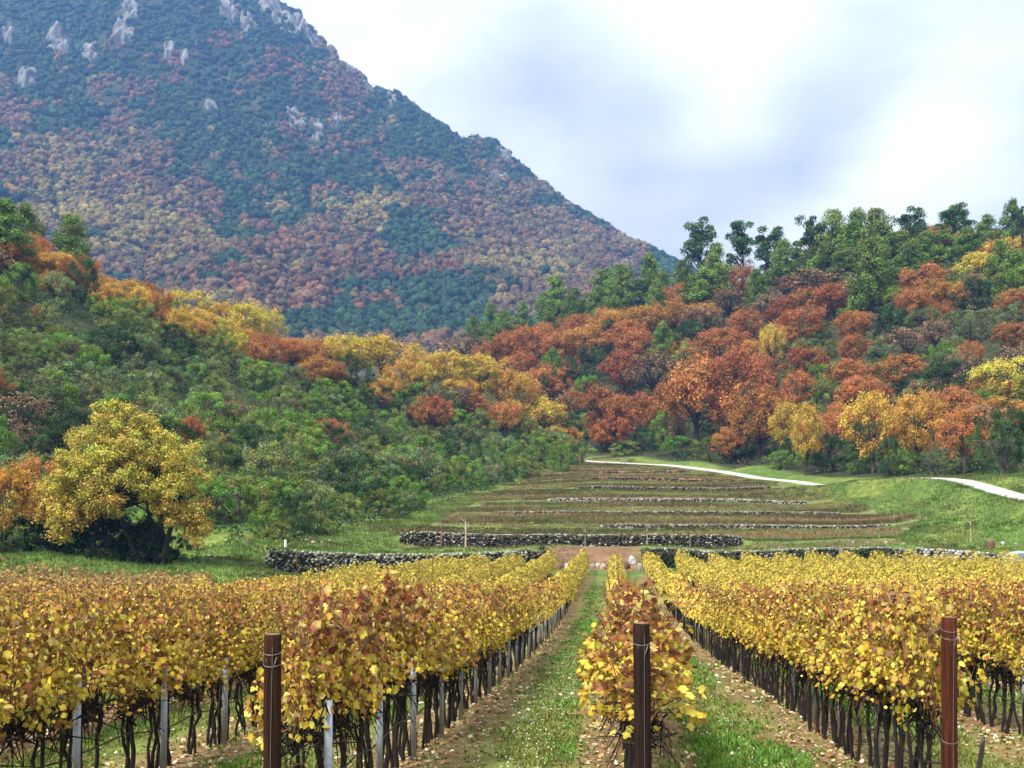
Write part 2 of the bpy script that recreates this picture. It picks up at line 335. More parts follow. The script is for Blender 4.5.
mb = MB(); mb.add(np.c_[GX.ravel(), GY.ravel(), GZ.ravel()], grid_faces(nx, ny), gcol)
M_ground = mat('earth_and_grass', solid_fn(.95, 2.2, .35, .7, spec=.1))
tag(mb.build('ground', M_ground, smooth=True), kind='structure')
def gz(x, y): return float(ground(np.array([x]), np.array([y]))[0])

# road
mb = MB(); tt = np.linspace(0, 45, 226); RC = np.c_[[np.interp(tt, np.arange(46), RD[:, i]) for i in range(2)]].T; zc = np.interp(tt, np.arange(46), RDZ)
tg = np.gradient(RC, axis=0)
for _ in range(4): tg[1:-1] = .5 * tg[1:-1] + .25 * (tg[:-2] + tg[2:])
tg /= np.linalg.norm(tg, axis=1)[:, None]; nr = np.c_[-tg[:, 1], tg[:, 0]]; V = []
offs = np.array([-1.6, -1.35, -.6, 0, .6, 1.35, 1.6])
for k, o_ in enumerate(offs):
    q = RC + nr * (o_ * (1 + .10 * (fbm(tt * .9, tt * 0 + k, 2) - .5)))[:, None]; V.append(np.c_[q, zc + TILT * (q[:, 1] - RC[:, 1]) + (-.02 if abs(o_) < 1.5 else -.07) + .02 * math.cos(o_ * 3)])
V = np.stack(V, 1); mb.add(V.reshape(-1, 3), grid_faces(len(offs), 226), np.tile(np.array([(.16, .18, .08), (.38, .37, .30), (.50, .49, .45), (.38, .38, .31), (.50, .49, .45), (.38, .37, .30), (.16, .18, .08)]), (226, 1)) * (.8 + .4 * rng.random((226 * 7, 1))))
tag(mb.build('road', M_gravel, smooth=True), kind='structure')

# ------------------------------------------------------------------ the mountain
MP = [(-900, 470, 480), (-300, 462, 480), (100, 455, 480), (500, 450, 480), (900, 440, 480), (1300, 430, 480), (1900, 430, 480),
      (-900, 380, 700), (-300, 300, 700), (0, 285, 700), (200, 300, 670), (350, 335, 620), (430, 345, 600), (520, 345, 640), (600, 320, 760), (700, 340, 760), (900, 380, 700), (1300, 390, 700), (1900, 400, 700),
      (0, 212, 830), (150, 215, 860), (300, 230, 880), (400, 235, 900), (480, 262, 830), (540, 275, 880), (450, 282, 790), (600, 270, 950),
      (0, 100, 1080), (200, 130, 1060), (300, 120, 1120), (400, 160, 1120), (500, 200, 1100), (580, 235, 1080),
      (-900, 200, 1300), (-400, -60, 1350), (-100, -90, 1400), (0, 0, 1250), (100, -80, 1400), (200, -60, 1400), (290, 8, 1380), (330, 50, 1350), (400, 100, 1320), (440, 118, 1300), (490, 140, 1280), (520, 174, 1250), (570, 210, 1200), (620, 240, 1150), (665, 264, 1100), (720, 297, 1060), (800, 325, 1010), (900, 355, 980), (1100, 365, 950), (1500, 380, 950), (1900, 390, 950),
      (-900, 250, 1700), (-400, 120, 1800), (100, 110, 1800), (300, 180, 1750), (400, 230, 1700), (500, 260, 1700), (600, 320, 1600), (700, 370, 1500), (900, 410, 1500), (1300, 430, 1500), (1900, 430, 1500),
      (-900, 400, 2300), (100, 350, 2300), (600, 430, 2300), (1200, 450, 2300), (1900, 450, 2300)]
MP = np.array(MP, float); mz = (HY - MP[:, 1]) * MP[:, 2] / F
mtps = TPS(np.c_[MP[:, 0] / 200, MP[:, 2] / 200], mz, .0005)
def mount(u, D):
    z = mtps(np.asarray(u, float) / 200, np.asarray(D, float) / 200); X = (u - VX) * D / F
    g = fbm(X / 95 + 3, D / 260 + 7, 4) - .5
    gl = np.abs(fbm((u + D * .12) / 62 + 1, D / 900, 3) - .5) * 2
    return z + (34 * g - 60 * np.clip(.2 - gl, 0, 1) * sstep(600, 780, D)) * sstep(520, 700, D) + 9 * (fbm(X / 22, D / 22, 3) - .5) * sstep(520, 700, D)
us = axis([(-900, -120, 20), (-120, 900, 5), (900, 1900, 20)]); ds = axis([(480, 1500, 10), (1500, 1780, 35)])
MU, MD = np.meshgrid(us, ds); MZ = mount(MU, MD)
MX = (MU - VX) * MD / F; mn = fbm(MX / 30, MD / 30, 3).ravel()[:, None]
mcol = np.array([.03, .04, .022]) * (.6 + .8 * mn) + np.array([.03, .02, .01]) * sstep(.5, .7, mn)
mb = MB(); mb.add(np.c_[MX.ravel(), MD.ravel(), MZ.ravel()], grid_faces(len(us), len(ds)), mcol)
tag(mb.build('mountain', mat('mountain_ground', solid_fn(.95, .08, .4, .6, spec=.1)), smooth=True), kind='structure')

# rock outcrops on the mountain (px, py, width px, height px)
PAL_ROCK = np.array([.135, .13, .12])
def m_hit(px, py):
    D = np.arange(560, 1480, 4.); y = HY - F * mount(np.full(len(D), px), D) / D
    i = np.where(y <= py)[0]
    return D[i[0]] if len(i) else D[np.argmin(y)]
CR = [(279, 8, 30, 34, 'large pale crag at the top of the skyline, the highest one'), (300, 26, 16, 20, 'pale crag just below the highest crag on the skyline'), (314, 42, 14, 14, 'small pale crag on the skyline halfway between summit crag and grey knoll'),
      (248, 24, 12, 16, 'narrow pale crag left of the large summit crag'), (228, 14, 14, 24, 'tall grey crag with a pointed head near the top of the slope'), (122, 36, 15, 15, 'whitish bright crag high on the left of the mountain'), (128, 14, 16, 16, 'grey crag right above the whitish bright crag'),
      (60, 42, 18, 22, 'broad grey crag high up, left of the whitish bright crag'), (8, 38, 10, 16, 'grey crag at the very left edge of the mountain'), (28, 80, 18, 14, 'low grey outcrop below the crags at the far left'), (90, 54, 12, 12, 'small grey outcrop below and left of the whitish bright crag'),
      (170, 55, 10, 12, 'small lone grey outcrop in the dark woods below the pointed crag'), (213, 111, 14, 6, 'small white slab of rock alone in the middle of the slope'), (372, 86, 14, 14, 'grey knoll of rock on the skyline, upper one of a pair'), (392, 100, 8, 18, 'upright white pinnacle of rock just below the skyline'),
      (296, 122, 16, 18, 'large grey scar of rock, left one of three in mid slope'), (318, 132, 14, 16, 'grey scar of rock, middle one of three in mid slope'), (336, 126, 12, 12, 'small grey scar of rock, right one of three in mid slope'), (500, 178, 14, 10, 'pale flat rock near the lower skyline shoulder'),
      (506, 152, 14, 18, 'steep grey rock face on the skyline shoulder'), (185, 60, 8, 7, 'tiny grey rock beside the lone outcrop in the dark woods'), (350, 66, 12, 12, 'pale rock on the skyline above the grey knoll')]
crag_pos = []
for i, (px, py, w, h, lab) in enumerate(CR):
    D0, D1 = m_hit(px, py + h * .85) - 8, m_hit(px, py - h * .75) + 14; D1 = max(D1, D0 + 25); D1 = min(D1, D0 + 130)
    q = 34; uu, dd = np.meshgrid(np.linspace(px - w * 1.2, px + w * 1.2, q), np.linspace(D0, D1, q)); z = mount(uu, dd); X = (uu - VX) * dd / F; Xc, Dc = X.mean(), dd.mean()
    e_ = np.hypot((uu - px) / (w * 1.1), (dd - Dc) / ((D1 - D0) * .5)); n1 = fbm(X / 13 + i * 7, dd / 20, 4); n2 = fbm(X / 4 + i, dd / 6, 3)
    up_ = (n1 * 5 + n2 * 1.5); up_ = np.floor(up_) + sstep(0, .35, up_ - np.floor(up_)); n3 = fbm(X / 7 + i * 3, dd / 30, 3); hgt = (up_ * 2.2 - 4.4 + 8 * (n3 - .5)) * (1 - sstep(.4, 1.0, e_ + 1.2 * (n3 - .5))) - 9 * sstep(.5, .95, e_ + .9 * (n1 - .5))
    shift = np.clip(hgt, 0, 20) * .7; V = np.c_[(X - Xc).ravel(), (dd - shift - Dc).ravel(), (z + hgt - z.mean()).ravel()]; mb = MB()
    mb.add(V, grid_faces(q, q), (PAL_ROCK * (.25 + 1.25 * sstep(.3, .7, n2.ravel())[:, None])))
    o = mb.build('rock_outcrop', M_crag); o.location = (Xc, Dc, z.mean()); tag(o, lab, 'rock outcrop', 'rock outcrops on the mountain'); crag_pos.append((px, py, w, h))
crag_pos = np.array(crag_pos, float)
# woods on the mountain: thousands of crowns that read as one mass
n = 46000; u = rng.uniform(-160, 980, n); D = np.sqrt(rng.uniform(560 ** 2, 1400 ** 2, n)); z = mount(u, D) - 2.; py = HY - F * z / D
prev = np.minimum.reduce([HY - F * mount(u, D * q) / (D * q) for q in (.97, .94, .9, .86, .8, .72)])
keep = (py < prev + 6) & ((py < 380)) & (py > -70)
for cx, cy_, cw, ch in crag_pos: keep &= ~((np.abs(u - cx) < cw * .45) & (np.abs(py - cy_) < ch * .5) & (rng.random(len(u)) < .85))
u, D, z, py = [a[keep] for a in (u, D, z, py)]; X = (u - VX) * D / F
a1 = fbm(u / 60, py / 30, 3); a2 = fbm(u / 20 + 30, py / 12, 3)
# how far autumn has turned the oaks: most in the lower middle, least on the summit, the skyline and the hollow
p = .02 + .80 * sstep(105, 225, py + .12 * np.clip(200 - u, -100, 200)) + .10 * sstep(30, 90, py)
sk = np.interp(u, [0, 290, 400, 490, 570, 665, 760], [-90, 0, 88, 125, 195, 250, 310]); p *= .25 + .75 * sstep(6, 45, py - sk)
for (cx, cy_, sx, sy, am) in ((425, 243, 50, 17, -1.3), (455, 297, 48, 20, -1.2), (330, 325, 120, 18, -1.2), (495, 262, 62, 9, 1.1), (120, 210, 100, 45, .5), (540, 225, 80, 30, .6), (90, 238, 40, 12, -.8), (440, 330, 80, 14, -.8), (330, 260, 60, 40, .3), (60, 160, 60, 20, .4)):
    p = p + am * np.exp(-((u - cx) / sx) ** 2 - ((py - cy_) / sy) ** 2)
p = p + (a1 - .5) * 2.2 + (a2 - .5) * 1.7; t = rng.random(len(u)); aut = t < sstep(.3, .7, p)
pal_a = np.array([(.165, .075, .035), (.12, .062, .036), (.17, .105, .038), (.185, .145, .045), (.125, .082, .044), (.155, .13, .045), (.09, .062, .036)])  # both palettes darkened in place of self-shadow inside the crowns
pal_g = np.array([(.02, .048, .022), (.03, .065, .026), (.014, .034, .018), (.034, .068, .024), (.024, .052, .03)])
yel = fbm(u / 55 + 9, py / 30 + 3, 2) + .3 * np.exp(-((u - 90) / 90) ** 2 - ((py - 200) / 50) ** 2) + .25 * np.exp(-((u - 510) / 90) ** 2 - ((py - 235) / 30) ** 2)
ia = np.array([1, 0, 4, 6, 4, 2, 5, 3])[np.clip(((yel + fbm(u / 12, py / 7, 2) * .5 - .45) * 11 + rng.normal(0, .8, len(u))).astype(int), 0, 7)]
tc_ = np.where(aut[:, None], pal_a[ia], pal_g[rng.integers(0, 5, len(u))]) * rng.uniform(.72, 1.3, (len(u), 1)) * (.55 + .9 * fbm(u / 14 + 3, py / 9, 3))[:, None]
rad = 1.9 + 3.0 * rng.random(len(u)) ** 1.7 * np.where(aut, 1.0, .95)
lat = [(-.55, 6), (.0, 7), (.55, 6), (.88, 4)]; bv = [];
def lump():
    V = [[0, 0, -.8]]; rings = []
    for zz, k in ((-.45, 6), (.05, 6), (.5, 6), (.85, 6)):
        rr0 = math.sqrt(max(1 - zz * zz, 0)); th = np.arange(6) / 6 * 2 * np.pi + (.5 if zz > 0 else 0); rings.append(len(V)); V += [[math.cos(t) * rr0, math.sin(t) * rr0, zz] for t in th]
    V.append([0, 0, 1.]); fs = []
    for r0, r1 in zip(rings[:-1], rings[1:]):
        for j in range(6): j1 = (j + 1) % 6; fs += [[r0 + j, r0 + j1, r1 + j1], [r0 + j, r1 + j1, r1 + j]]
    fs += [[0, rings[0] + (j + 1) % 6, rings[0] + j] for j in range(6)] + [[rings[-1] + j, rings[-1] + (j + 1) % 6, len(V) - 1] for j in range(6)]
    return np.array(V), np.array(fs)
LV, LF = lump(); mb = MB(); nv_ = len(LV)
for rep in range(2):
    m_ = len(u); o_ = rng.normal(0, .42 if rep else .0, (m_, 3)) * rad[:, None]; o_[:, 2] = np.abs(o_[:, 2]) * .5 * (rep > 0); rr = rad * (1.0 if rep == 0 else .62) * rng.uniform(.85, 1.1, m_); rot = rng.uniform(0, 6.28, m_)
    Vx = LV[None, :, 0] * np.cos(rot)[:, None] - LV[None, :, 1] * np.sin(rot)[:, None]; Vy = LV[None, :, 0] * np.sin(rot)[:, None] + LV[None, :, 1] * np.cos(rot)[:, None]
    VV = np.stack([Vx, Vy, np.repeat(LV[None, :, 2], m_, 0) * 1.15], -1) * rng.uniform(.72, 1.22, (m_, nv_, 1)) * rr[:, None, None] + np.stack([X, D, z + rad * .6], 1)[:, None] + o_[:, None]
    cc = tc_[:, None] * rng.uniform(.78, 1.25, (m_, nv_, 1)); mb.add(VV.reshape(-1, 3), (np.arange(m_)[:, None, None] * nv_ + LF[None]).reshape(-1, 3), cc.reshape(-1, 3))
q = 15; dirs = randdir(len(u) * q, .35).reshape(len(u), q, 3); C = np.stack([X, D, z + rad * .7], 1)[:, None] + dirs * (rad[:, None] * rng.uniform(.95, 1.3, (len(u), q)))[..., None] * [1, 1, 1.1]
nn = dirs + rng.normal(size=dirs.shape) * .5; nn /= np.linalg.norm(nn, axis=2)[..., None]; cc = tc_[:, None] * rng.uniform(.7, 1.35, (len(u), q, 1))
leaf_quads(mb, C.reshape(-1, 3), (rad[:, None] * rng.uniform(.3, .5, (len(u), q))).ravel(), nn.reshape(-1, 3), cc.reshape(-1, 3), .9)
tag(mb.build('far_woods', M_far), 'autumn oak and dark evergreen woods covering the mountain slope', 'woods', kind='stuff')

# ------------------------------------------------------------------ haze
hz = MB(); box(hz, (0, 800, 420), (4600, 2100, 870), (1, 1, 1))
def haze_fn(t, o):
    v = N_(t, 'ShaderNodeVolumePrincipled', _Color=(.20, .44, 1.0, 1), _Density=.00025, _Anisotropy=0.1); t.links.new(v.outputs[0], o.inputs['Volume'])
tag(hz.build('haze', mat('haze_air', haze_fn)), 'thin blue haze in front of the mountain', 'haze', kind='stuff')

# ------------------------------------------------------------------ trees
KC = {'rust': (.44, .175, .06), 'red': (.34, .12, .052), 'orange': (.52, .27, .06), 'gold': (.56, .36, .065), 'yellow': (.56, .45, .07), 'brown': (.27, .165, .10),
      'holm': (.05, .09, .03), 'green': (.165, .27, .04), 'olive': (.20, .235, .06), 'grey': (.175, .215, .085), 'pine': (.15, .22, .038), 'darkpine': (.065, .125, .028), 'bare': (.19, .13, .10)}
BARK = (.06, .045, .035)
def clumped(mb, cen, crad, per, lsize, col, flat=.8, upb=.5, jit=.16, shell=.55):
    """leaves round each clump centre"""
    k = len(cen); d = randdir(k * per, upb).reshape(k, per, 3); r = crad[:, None] * (shell + (1 - shell) * rng.random((k, per))) * rng.uniform(.75, 1.12, (k, per))
    c = cen[:, None] + d * r[..., None] * np.array([1, 1, flat]); nn = d + rng.normal(size=d.shape) * .6; nn /= np.linalg.norm(nn, axis=2)[..., None]
    cv = 1 + rng.normal(0, jit, (k, 1, 1)); hv = 1 + rng.normal(0, jit * .5, (k, 1, 3)); cc = np.asarray(col) * cv * hv * rng.uniform(.72, 1.3, (k, per, 1))
    leaf_quads(mb, c.reshape(-1, 3), (lsize * rng.uniform(.7, 1.35, k * per)), nn.reshape(-1, 3), np.clip(cc.reshape(-1, 3), .004, .85))
def tree_parts(style, col, seed):
    """unit tree: height 1, returns trunk mesh builder and crown mesh builder"""
    global rng; keep_rng = rng; rng = np.random.default_rng(seed)
    tb, cb = MB(), MB()
    def limb(p0, p1, r0, r1, bend=.06):
        t = np.linspace(0, 1, 5)[:, None]; p = np.array(p0) * (1 - t) + np.array(p1) * t + np.sin(t * 3.1) * rng.normal(0, bend * .5, 3); tube(tb, p, np.linspace(r0, r1, 5), BARK, 5, False)
    if style == 'oak':
        w = rng.uniform(.40, .5); th = rng.uniform(.16, .26); lean = rng.normal(0, .04, 2)
        limb((0, 0, -.06), (lean[0], lean[1], th + .15), .032, .022)
        k = 84; d = randdir(k, .25); env = rng.uniform(.5, 1.0, k) ** .6; az = np.arctan2(d[:, 1], d[:, 0]); lob = 1 + .18 * np.sin(az * 2 + rng.uniform(0, 6)) + .14 * np.sin(az * 3 + rng.uniform(0, 6))
        cen = np.c_[d[:, 0] * w * env * lob, d[:, 1] * w * env * lob, .57 + d[:, 2] * .35 * env]; cen[:, 2] = np.maximum(cen[:, 2], th + .02)
        for c in cen[::4]: limb((lean[0], lean[1], th + rng.uniform(-.05, .18)), c, .009, .003, .05)
        clumped(cb, cen, rng.uniform(.055, .11, k), 85, .028, col, .85, .4, .14, .4)
        clumped(cb, cen * [1.06, 1.06, 1.03], rng.uniform(.10, .16, k), 22, .024, col, .8, .3, shell=.8)
    elif style == 'shrub':
        w = rng.uniform(.46, .6); limb((0, 0, -.08), (.02, .02, .5), .025, .012)
        k = 40; d = randdir(k, .45); env = rng.uniform(.55, 1, k) ** .5; az = np.arctan2(d[:, 1], d[:, 0]); lob = 1 + .15 * np.sin(az * 2 + rng.uniform(0, 6)) + .12 * np.sin(az * 5 + rng.uniform(0, 6))
        cen = np.c_[d[:, 0] * w * env * lob, d[:, 1] * w * env * lob, .42 + d[:, 2] * .46 * env]; cen[:, 2] = np.maximum(cen[:, 2], .08); cen = np.r_[cen, np.c_[rng.uniform(-.3, .3, 10), rng.uniform(-.3, .3, 10), rng.uniform(.05, .3, 10)]]; k = len(cen)
        for c in cen[::4]: limb((0, 0, .1), c, .012, .003)
        clumped(cb, cen, rng.uniform(.085, .15, k), 125, .031, col, .9, .35, .22, .3)
    elif style == 'pine':
        limb((0, 0, -.05), (rng.normal(0, .03), rng.normal(0, .03), .9), .022, .006, .04)
        lv = rng.integers(11, 15); cen = []
        for i in range(lv):
            h = .30 + .66 * i / (lv - 1); rw = .25 * (1 - ((h - .30) / .72) ** 1.9) * rng.uniform(.65, 1.2) + .035
            for a in rng.uniform(0, 6.28, max(2, int(5 - 3 * i / lv))): 
                c = (math.cos(a) * rw, math.sin(a) * rw, h + rng.normal(0, .015)); cen.append(c); limb((0, 0, h - .08), c, .008, .003, .03)
                cen.append((c[0] * .5, c[1] * .5, h + .02))
        cen = np.array(cen); clumped(cb, cen, rng.uniform(.065, .12, len(cen)), 120, .028, col, .95, .45, .2)
    elif style == 'umbrella':        # old pine: bare stem and open, layered head
        limb((0, 0, -.05), (rng.normal(0, .05), rng.normal(0, .03), .9), .02, .008, .06)
        cen = []
        for i in range(30):
            h = rng.uniform(.42, .96); rw = rng.uniform(.05, .26) * (1.25 - h * .5); a = rng.uniform(0, 6.28); c = (math.cos(a) * rw, math.sin(a) * rw, h); cen.append(c); limb((0, 0, h - .15), c, .009, .004, .03)
        cen = np.array(cen); clumped(cb, cen, rng.uniform(.06, .105, len(cen)), 170, .025, col, .75, .6, .18)
    elif style == 'thin':            # half bare crown, twigs show
        w = .36; limb((0, 0, -.06), (0, 0, .45), .026, .016)
        k = 46; d = randdir(k, .35); env = rng.uniform(.5, 1.0, k) ** .6
        cen = np.c_[d[:, 0] * w * env, d[:, 1] * w * env, .6 + d[:, 2] * .34 * env]
        for c in cen:
            limb((0, 0, rng.uniform(.2, .4)), c, .011, .002, .07)
        clumped(cb, cen, rng.uniform(.07, .12, k), 26, .032, col, .9, .2)
    rng = keep_rng; return tb, cb
STYLE = {'rust': 'oak', 'red': 'oak', 'orange': 'oak', 'gold': 'oak', 'yellow': 'oak', 'brown': 'thin', 'holm': 'shrub', 'green': 'shrub', 'olive': 'shrub', 'grey': 'shrub', 'pine': 'pine', 'darkpine': 'umbrella', 'bare': 'thin'}
NAME = {'holm': 'holm_oak', 'oak': 'oak_tree', 'thin': 'oak_tree', 'shrub': 'bushy_tree', 'pine': 'pine_tree', 'umbrella': 'pine_tree'}
CATG = {'oak_tree': 'oak', 'holm_oak': 'holm oak', 'bushy_tree': 'evergreen tree', 'pine_tree': 'pine'}
DESC = {'rust': 'rust orange leafed oak', 'red': 'dark russet red oak', 'orange': 'bright orange oak', 'gold': 'golden orange oak', 'yellow': 'yellow leafed oak', 'brown': 'brown half bare oak', 'holm': 'dark green bushy evergreen',
        'green': 'bright green bushy tree', 'olive': 'olive green bushy tree', 'grey': 'grey green bushy tree', 'pine': 'mid green pine', 'darkpine': 'open crowned dark pine', 'bare': 'bare twiggy brown tree'}
PROT = {}
for ki, (k, c) in enumerate(KC.items()):
    st = STYLE[k]; PROT[k] = []
    for s in range(4 if k in ('green', 'olive', 'holm', 'rust', 'pine', 'grey') else 3):
        tb, cb = tree_parts(st, c, 100 + ki * 10 + s); PROT[k].append((tb.mesh('trunk', True, (M_bark,)), cb.mesh('crown', False, (M_leaf,))))
TREES = []
def put_tree(kind, X, Y, h, w, zoff=0.0, sink=0.0):
    tm, cm = random.choice(PROT[kind]); nm = NAME['holm' if kind == 'holm' else STYLE[kind]]
    nat = {'oak': .92, 'thin': .74, 'shrub': 1.12, 'pine': .56, 'umbrella': .55}[STYLE[kind]]
    sx = w / nat
    o = empty(nm, (X, Y, gz(X, Y) - sink), random.uniform(0, 6.28), (sx, sx * random.uniform(.9, 1.1), h))
    for pn, me in (('trunk', tm), ('crown', cm)):
        c = bpy.data.objects.new(pn, me); COL.objects.link(c); c.parent = o
    TREES.append([o, kind, X, Y, h]); return o
def hit(px, py, lo=80, hi=335):
    D = np.arange(lo, hi, 1.); y = HY - F * ground(((px - VX) * D / F), D) / D
    i = np.where(y <= py)[0]
    return float(D[i[0]]) if len(i) else float(D[np.argmin(y)])
# trees one can single out: (crown centre px, crown centre py, width px, height px, kind)
HERO_R = [(600, 418, 46, 70, 'red'), (635, 420, 50, 62, 'rust'), (614, 430, 22, 44, 'holm'), (663, 428, 30, 46, 'green'), (700, 402, 78, 104, 'rust'), (740, 396, 70, 110, 'red'), (759, 420, 62, 80, 'rust'), (786, 430, 36, 66, 'gold'),
    (654, 377, 60, 60, 'brown'), (623, 375, 42, 55, 'red'), (586, 346, 42, 46, 'orange'), (562, 352, 42, 50, 'rust'), (590, 366, 45, 46, 'holm'), (586, 393, 30, 45, 'green'), (637, 352, 46, 50, 'rust'), (691, 360, 50, 46, 'olive'), (771, 350, 26, 56, 'gold'), (691, 337, 38, 40, 'holm'),
    (724, 353, 60, 56, 'rust'), (566, 410, 26, 42, 'brown'), (806, 438, 32, 80, 'gold'), (854, 353, 32, 44, 'red'), (847, 382, 42, 52, 'rust'), (797, 392, 34, 50, 'rust'), (820, 380, 42, 46, 'green'), (829, 398, 38, 50, 'olive'), (804, 355, 38, 40, 'olive'),
    (900, 375, 48, 46, 'rust'), (943, 357, 38, 40, 'green'), (945, 385, 60, 56, 'holm'), (1005, 385, 60, 62, 'yellow'), (985, 395, 42, 46, 'rust'), (872, 432, 56, 88, 'gold'), (918, 430, 54, 90, 'orange'), (964, 440, 44, 74, 'rust'), (1004, 435, 54, 84, 'holm'),
    (838, 424, 28, 50, 'rust'), (833, 452, 34, 46, 'holm'), (889, 456, 26, 48, 'holm'), (904, 460, 38, 34, 'green'), (936, 337, 32, 42, 'brown'), (970, 355, 24, 34, 'rust'), (1012, 340, 34, 44, 'red'), (960, 462, 36, 26, 'olive'), (860, 462, 34, 28, 'green'), (740, 450, 30, 26, 'holm'), (680, 446, 36, 26, 'green'), (780, 460, 30, 24, 'green'), (625, 448, 34, 20, 'olive'),
    (743, 284, 30, 44, 'rust'), (674, 318, 46, 44, 'rust'), (650, 324, 46, 42, 'orange'), (816, 287, 60, 44, 'brown'), (832, 302, 44, 42, 'red'), (788, 294, 46, 42, 'brown'), (923, 287, 52, 54, 'rust'), (940, 300, 44, 44, 'orange'), (980, 273, 48, 46, 'yellow'), (1005, 255, 36, 42, 'gold'), (1020, 280, 32, 46, 'red'), (973, 294, 42, 40, 'holm'),
    (891, 323, 42, 44, 'holm'), (969, 323, 52, 42, 'grey'), (1015, 320, 40, 44, 'grey'), (802, 327, 48, 48, 'rust'), (745, 330, 40, 46, 'red'), (703, 323, 44, 40, 'brown'), (668, 345, 34, 34, 'grey'), (852, 330, 40, 44, 'rust'), (859, 312, 30, 44, 'pine'), (608, 330, 44, 44, 'orange'), (540, 350, 54, 54, 'rust'), (508, 352, 44, 46, 'red'), (580, 332, 36, 40, 'rust'), (630, 338, 40, 40, 'rust'),
    (467, 352, 52, 36, 'brown'), (490, 360, 40, 40, 'rust'), (525, 372, 40, 44, 'rust'), (548, 385, 36, 50, 'rust'), (770, 310, 44, 40, 'brown'), (730, 305, 40, 40, 'brown'), (905, 345, 44, 44, 'brown'), (880, 360, 36, 40, 'grey'), (1000, 415, 40, 44, 'orange'), (925, 398, 40, 44, 'brown'), (760, 375, 40, 46, 'red'),
    (699, 262, 40, 84, 'darkpine'), (716, 280, 32, 66, 'pine'), (704, 296, 44, 50, 'pine'), (741, 258, 32, 70, 'darkpine'), (768, 262, 38, 70, 'darkpine'), (783, 270, 26, 56, 'pine'), (810, 258, 36, 84, 'darkpine'), (832, 256, 38, 84, 'pine'), (857, 250, 32, 74, 'pine'), (878, 250, 40, 76, 'pine'), (911, 240, 32, 66, 'darkpine'), (873, 288, 42, 92, 'pine'), (893, 266, 36, 60, 'pine'), (905, 262, 36, 56, 'pine'),
    (955, 234, 40, 60, 'darkpine'), (987, 246, 32, 56, 'pine'), (945, 254, 34, 46, 'pine'), (968, 252, 34, 46, 'pine'), (1021, 238, 20, 64, 'darkpine'), (758, 294, 24, 46, 'pine'), (927, 256, 30, 46, 'pine'), (845, 272, 30, 56, 'pine'), (795, 272, 28, 46, 'pine'),
    (555, 306, 32, 54, 'pine'), (604, 298, 34, 54, 'pine'), (622, 296, 36, 58, 'pine'), (650, 284, 26, 56, 'pine'), (491, 326, 22, 42, 'pine'), (523, 322, 18, 36, 'pine'), (575, 310, 24, 40, 'pine'), (683, 285, 22, 46, 'pine'), (497, 346, 24, 36, 'pine'), (640, 300, 26, 40, 'darkpine')]
HERO_L = [(3, 238, 42, 72, 'pine'), (27, 240, 34, 66, 'pine'), (72, 255, 38, 74, 'pine'), (84, 280, 36, 56, 'holm'), (6, 258, 32, 40, 'rust'), (24, 260, 36, 40, 'gold'), (47, 270, 34, 40, 'orange'), (53, 286, 30, 32, 'orange'), (97, 291, 26, 36, 'gold'), (110, 300, 30, 36, 'holm'), (132, 298, 34, 42, 'orange'), (160, 310, 32, 36, 'green'), (186, 308, 44, 44, 'yellow'), (163, 322, 22, 32, 'rust'), (184, 326, 26, 30, 'rust'),
    (218, 320, 38, 42, 'orange'), (246, 318, 36, 40, 'yellow'), (266, 323, 32, 40, 'yellow'), (270, 352, 38, 42, 'rust'), (37, 316, 16, 22, 'red'), (74, 353, 28, 36, 'brown'), (292, 356, 36, 40, 'rust'), (317, 356, 38, 40, 'orange'), (338, 350, 32, 38, 'yellow'), (383, 360, 58, 54, 'gold'), (360, 352, 34, 40, 'yellow'), (401, 380, 38, 44, 'orange'), (452, 374, 64, 50, 'gold'), (425, 372, 40, 44, 'orange'), (480, 372, 40, 44, 'gold'), (433, 416, 38, 48, 'red'), (461, 403, 30, 38, 'bare'),
    (505, 385, 34, 42, 'orange'), (519, 394, 46, 50, 'orange'), (541, 418, 50, 46, 'gold'), (505, 419, 32, 44, 'rust'), (330, 436, 36, 40, 'red'), (352, 374, 38, 54, 'holm'), (190, 440, 30, 52, 'red'), (320, 330, 0, 0, ''), (480, 425, 34, 40, 'olive'), (410, 395, 34, 36, 'green'), (545, 446, 30, 34, 'holm'), (520, 455, 34, 36, 'green'), (560, 456, 26, 36, 'green'), (30, 438, 30, 36, 'brown')]
occ = []
for lst, lo in ((HERO_R, 105), (HERO_L, 80)):
    for (x, y, w, h, k) in lst:
        if not w: continue
        by = y + h * .5
        D = hit(x, by - 2, lo, 335 if lst is HERO_R else 215)
        X = (x - VX) * D / F; g = gz(X, D); top = (HY - (y - h * .5)) * D / F
        hh = max(top - g, .6 * h * D / F); hh = min(hh, 1.6 * h * D / F)
        put_tree(k, X, D, hh, w * D / F * 1.06, sink=.1); occ.append((X, D, w * D / F * .5, lst is HERO_R))
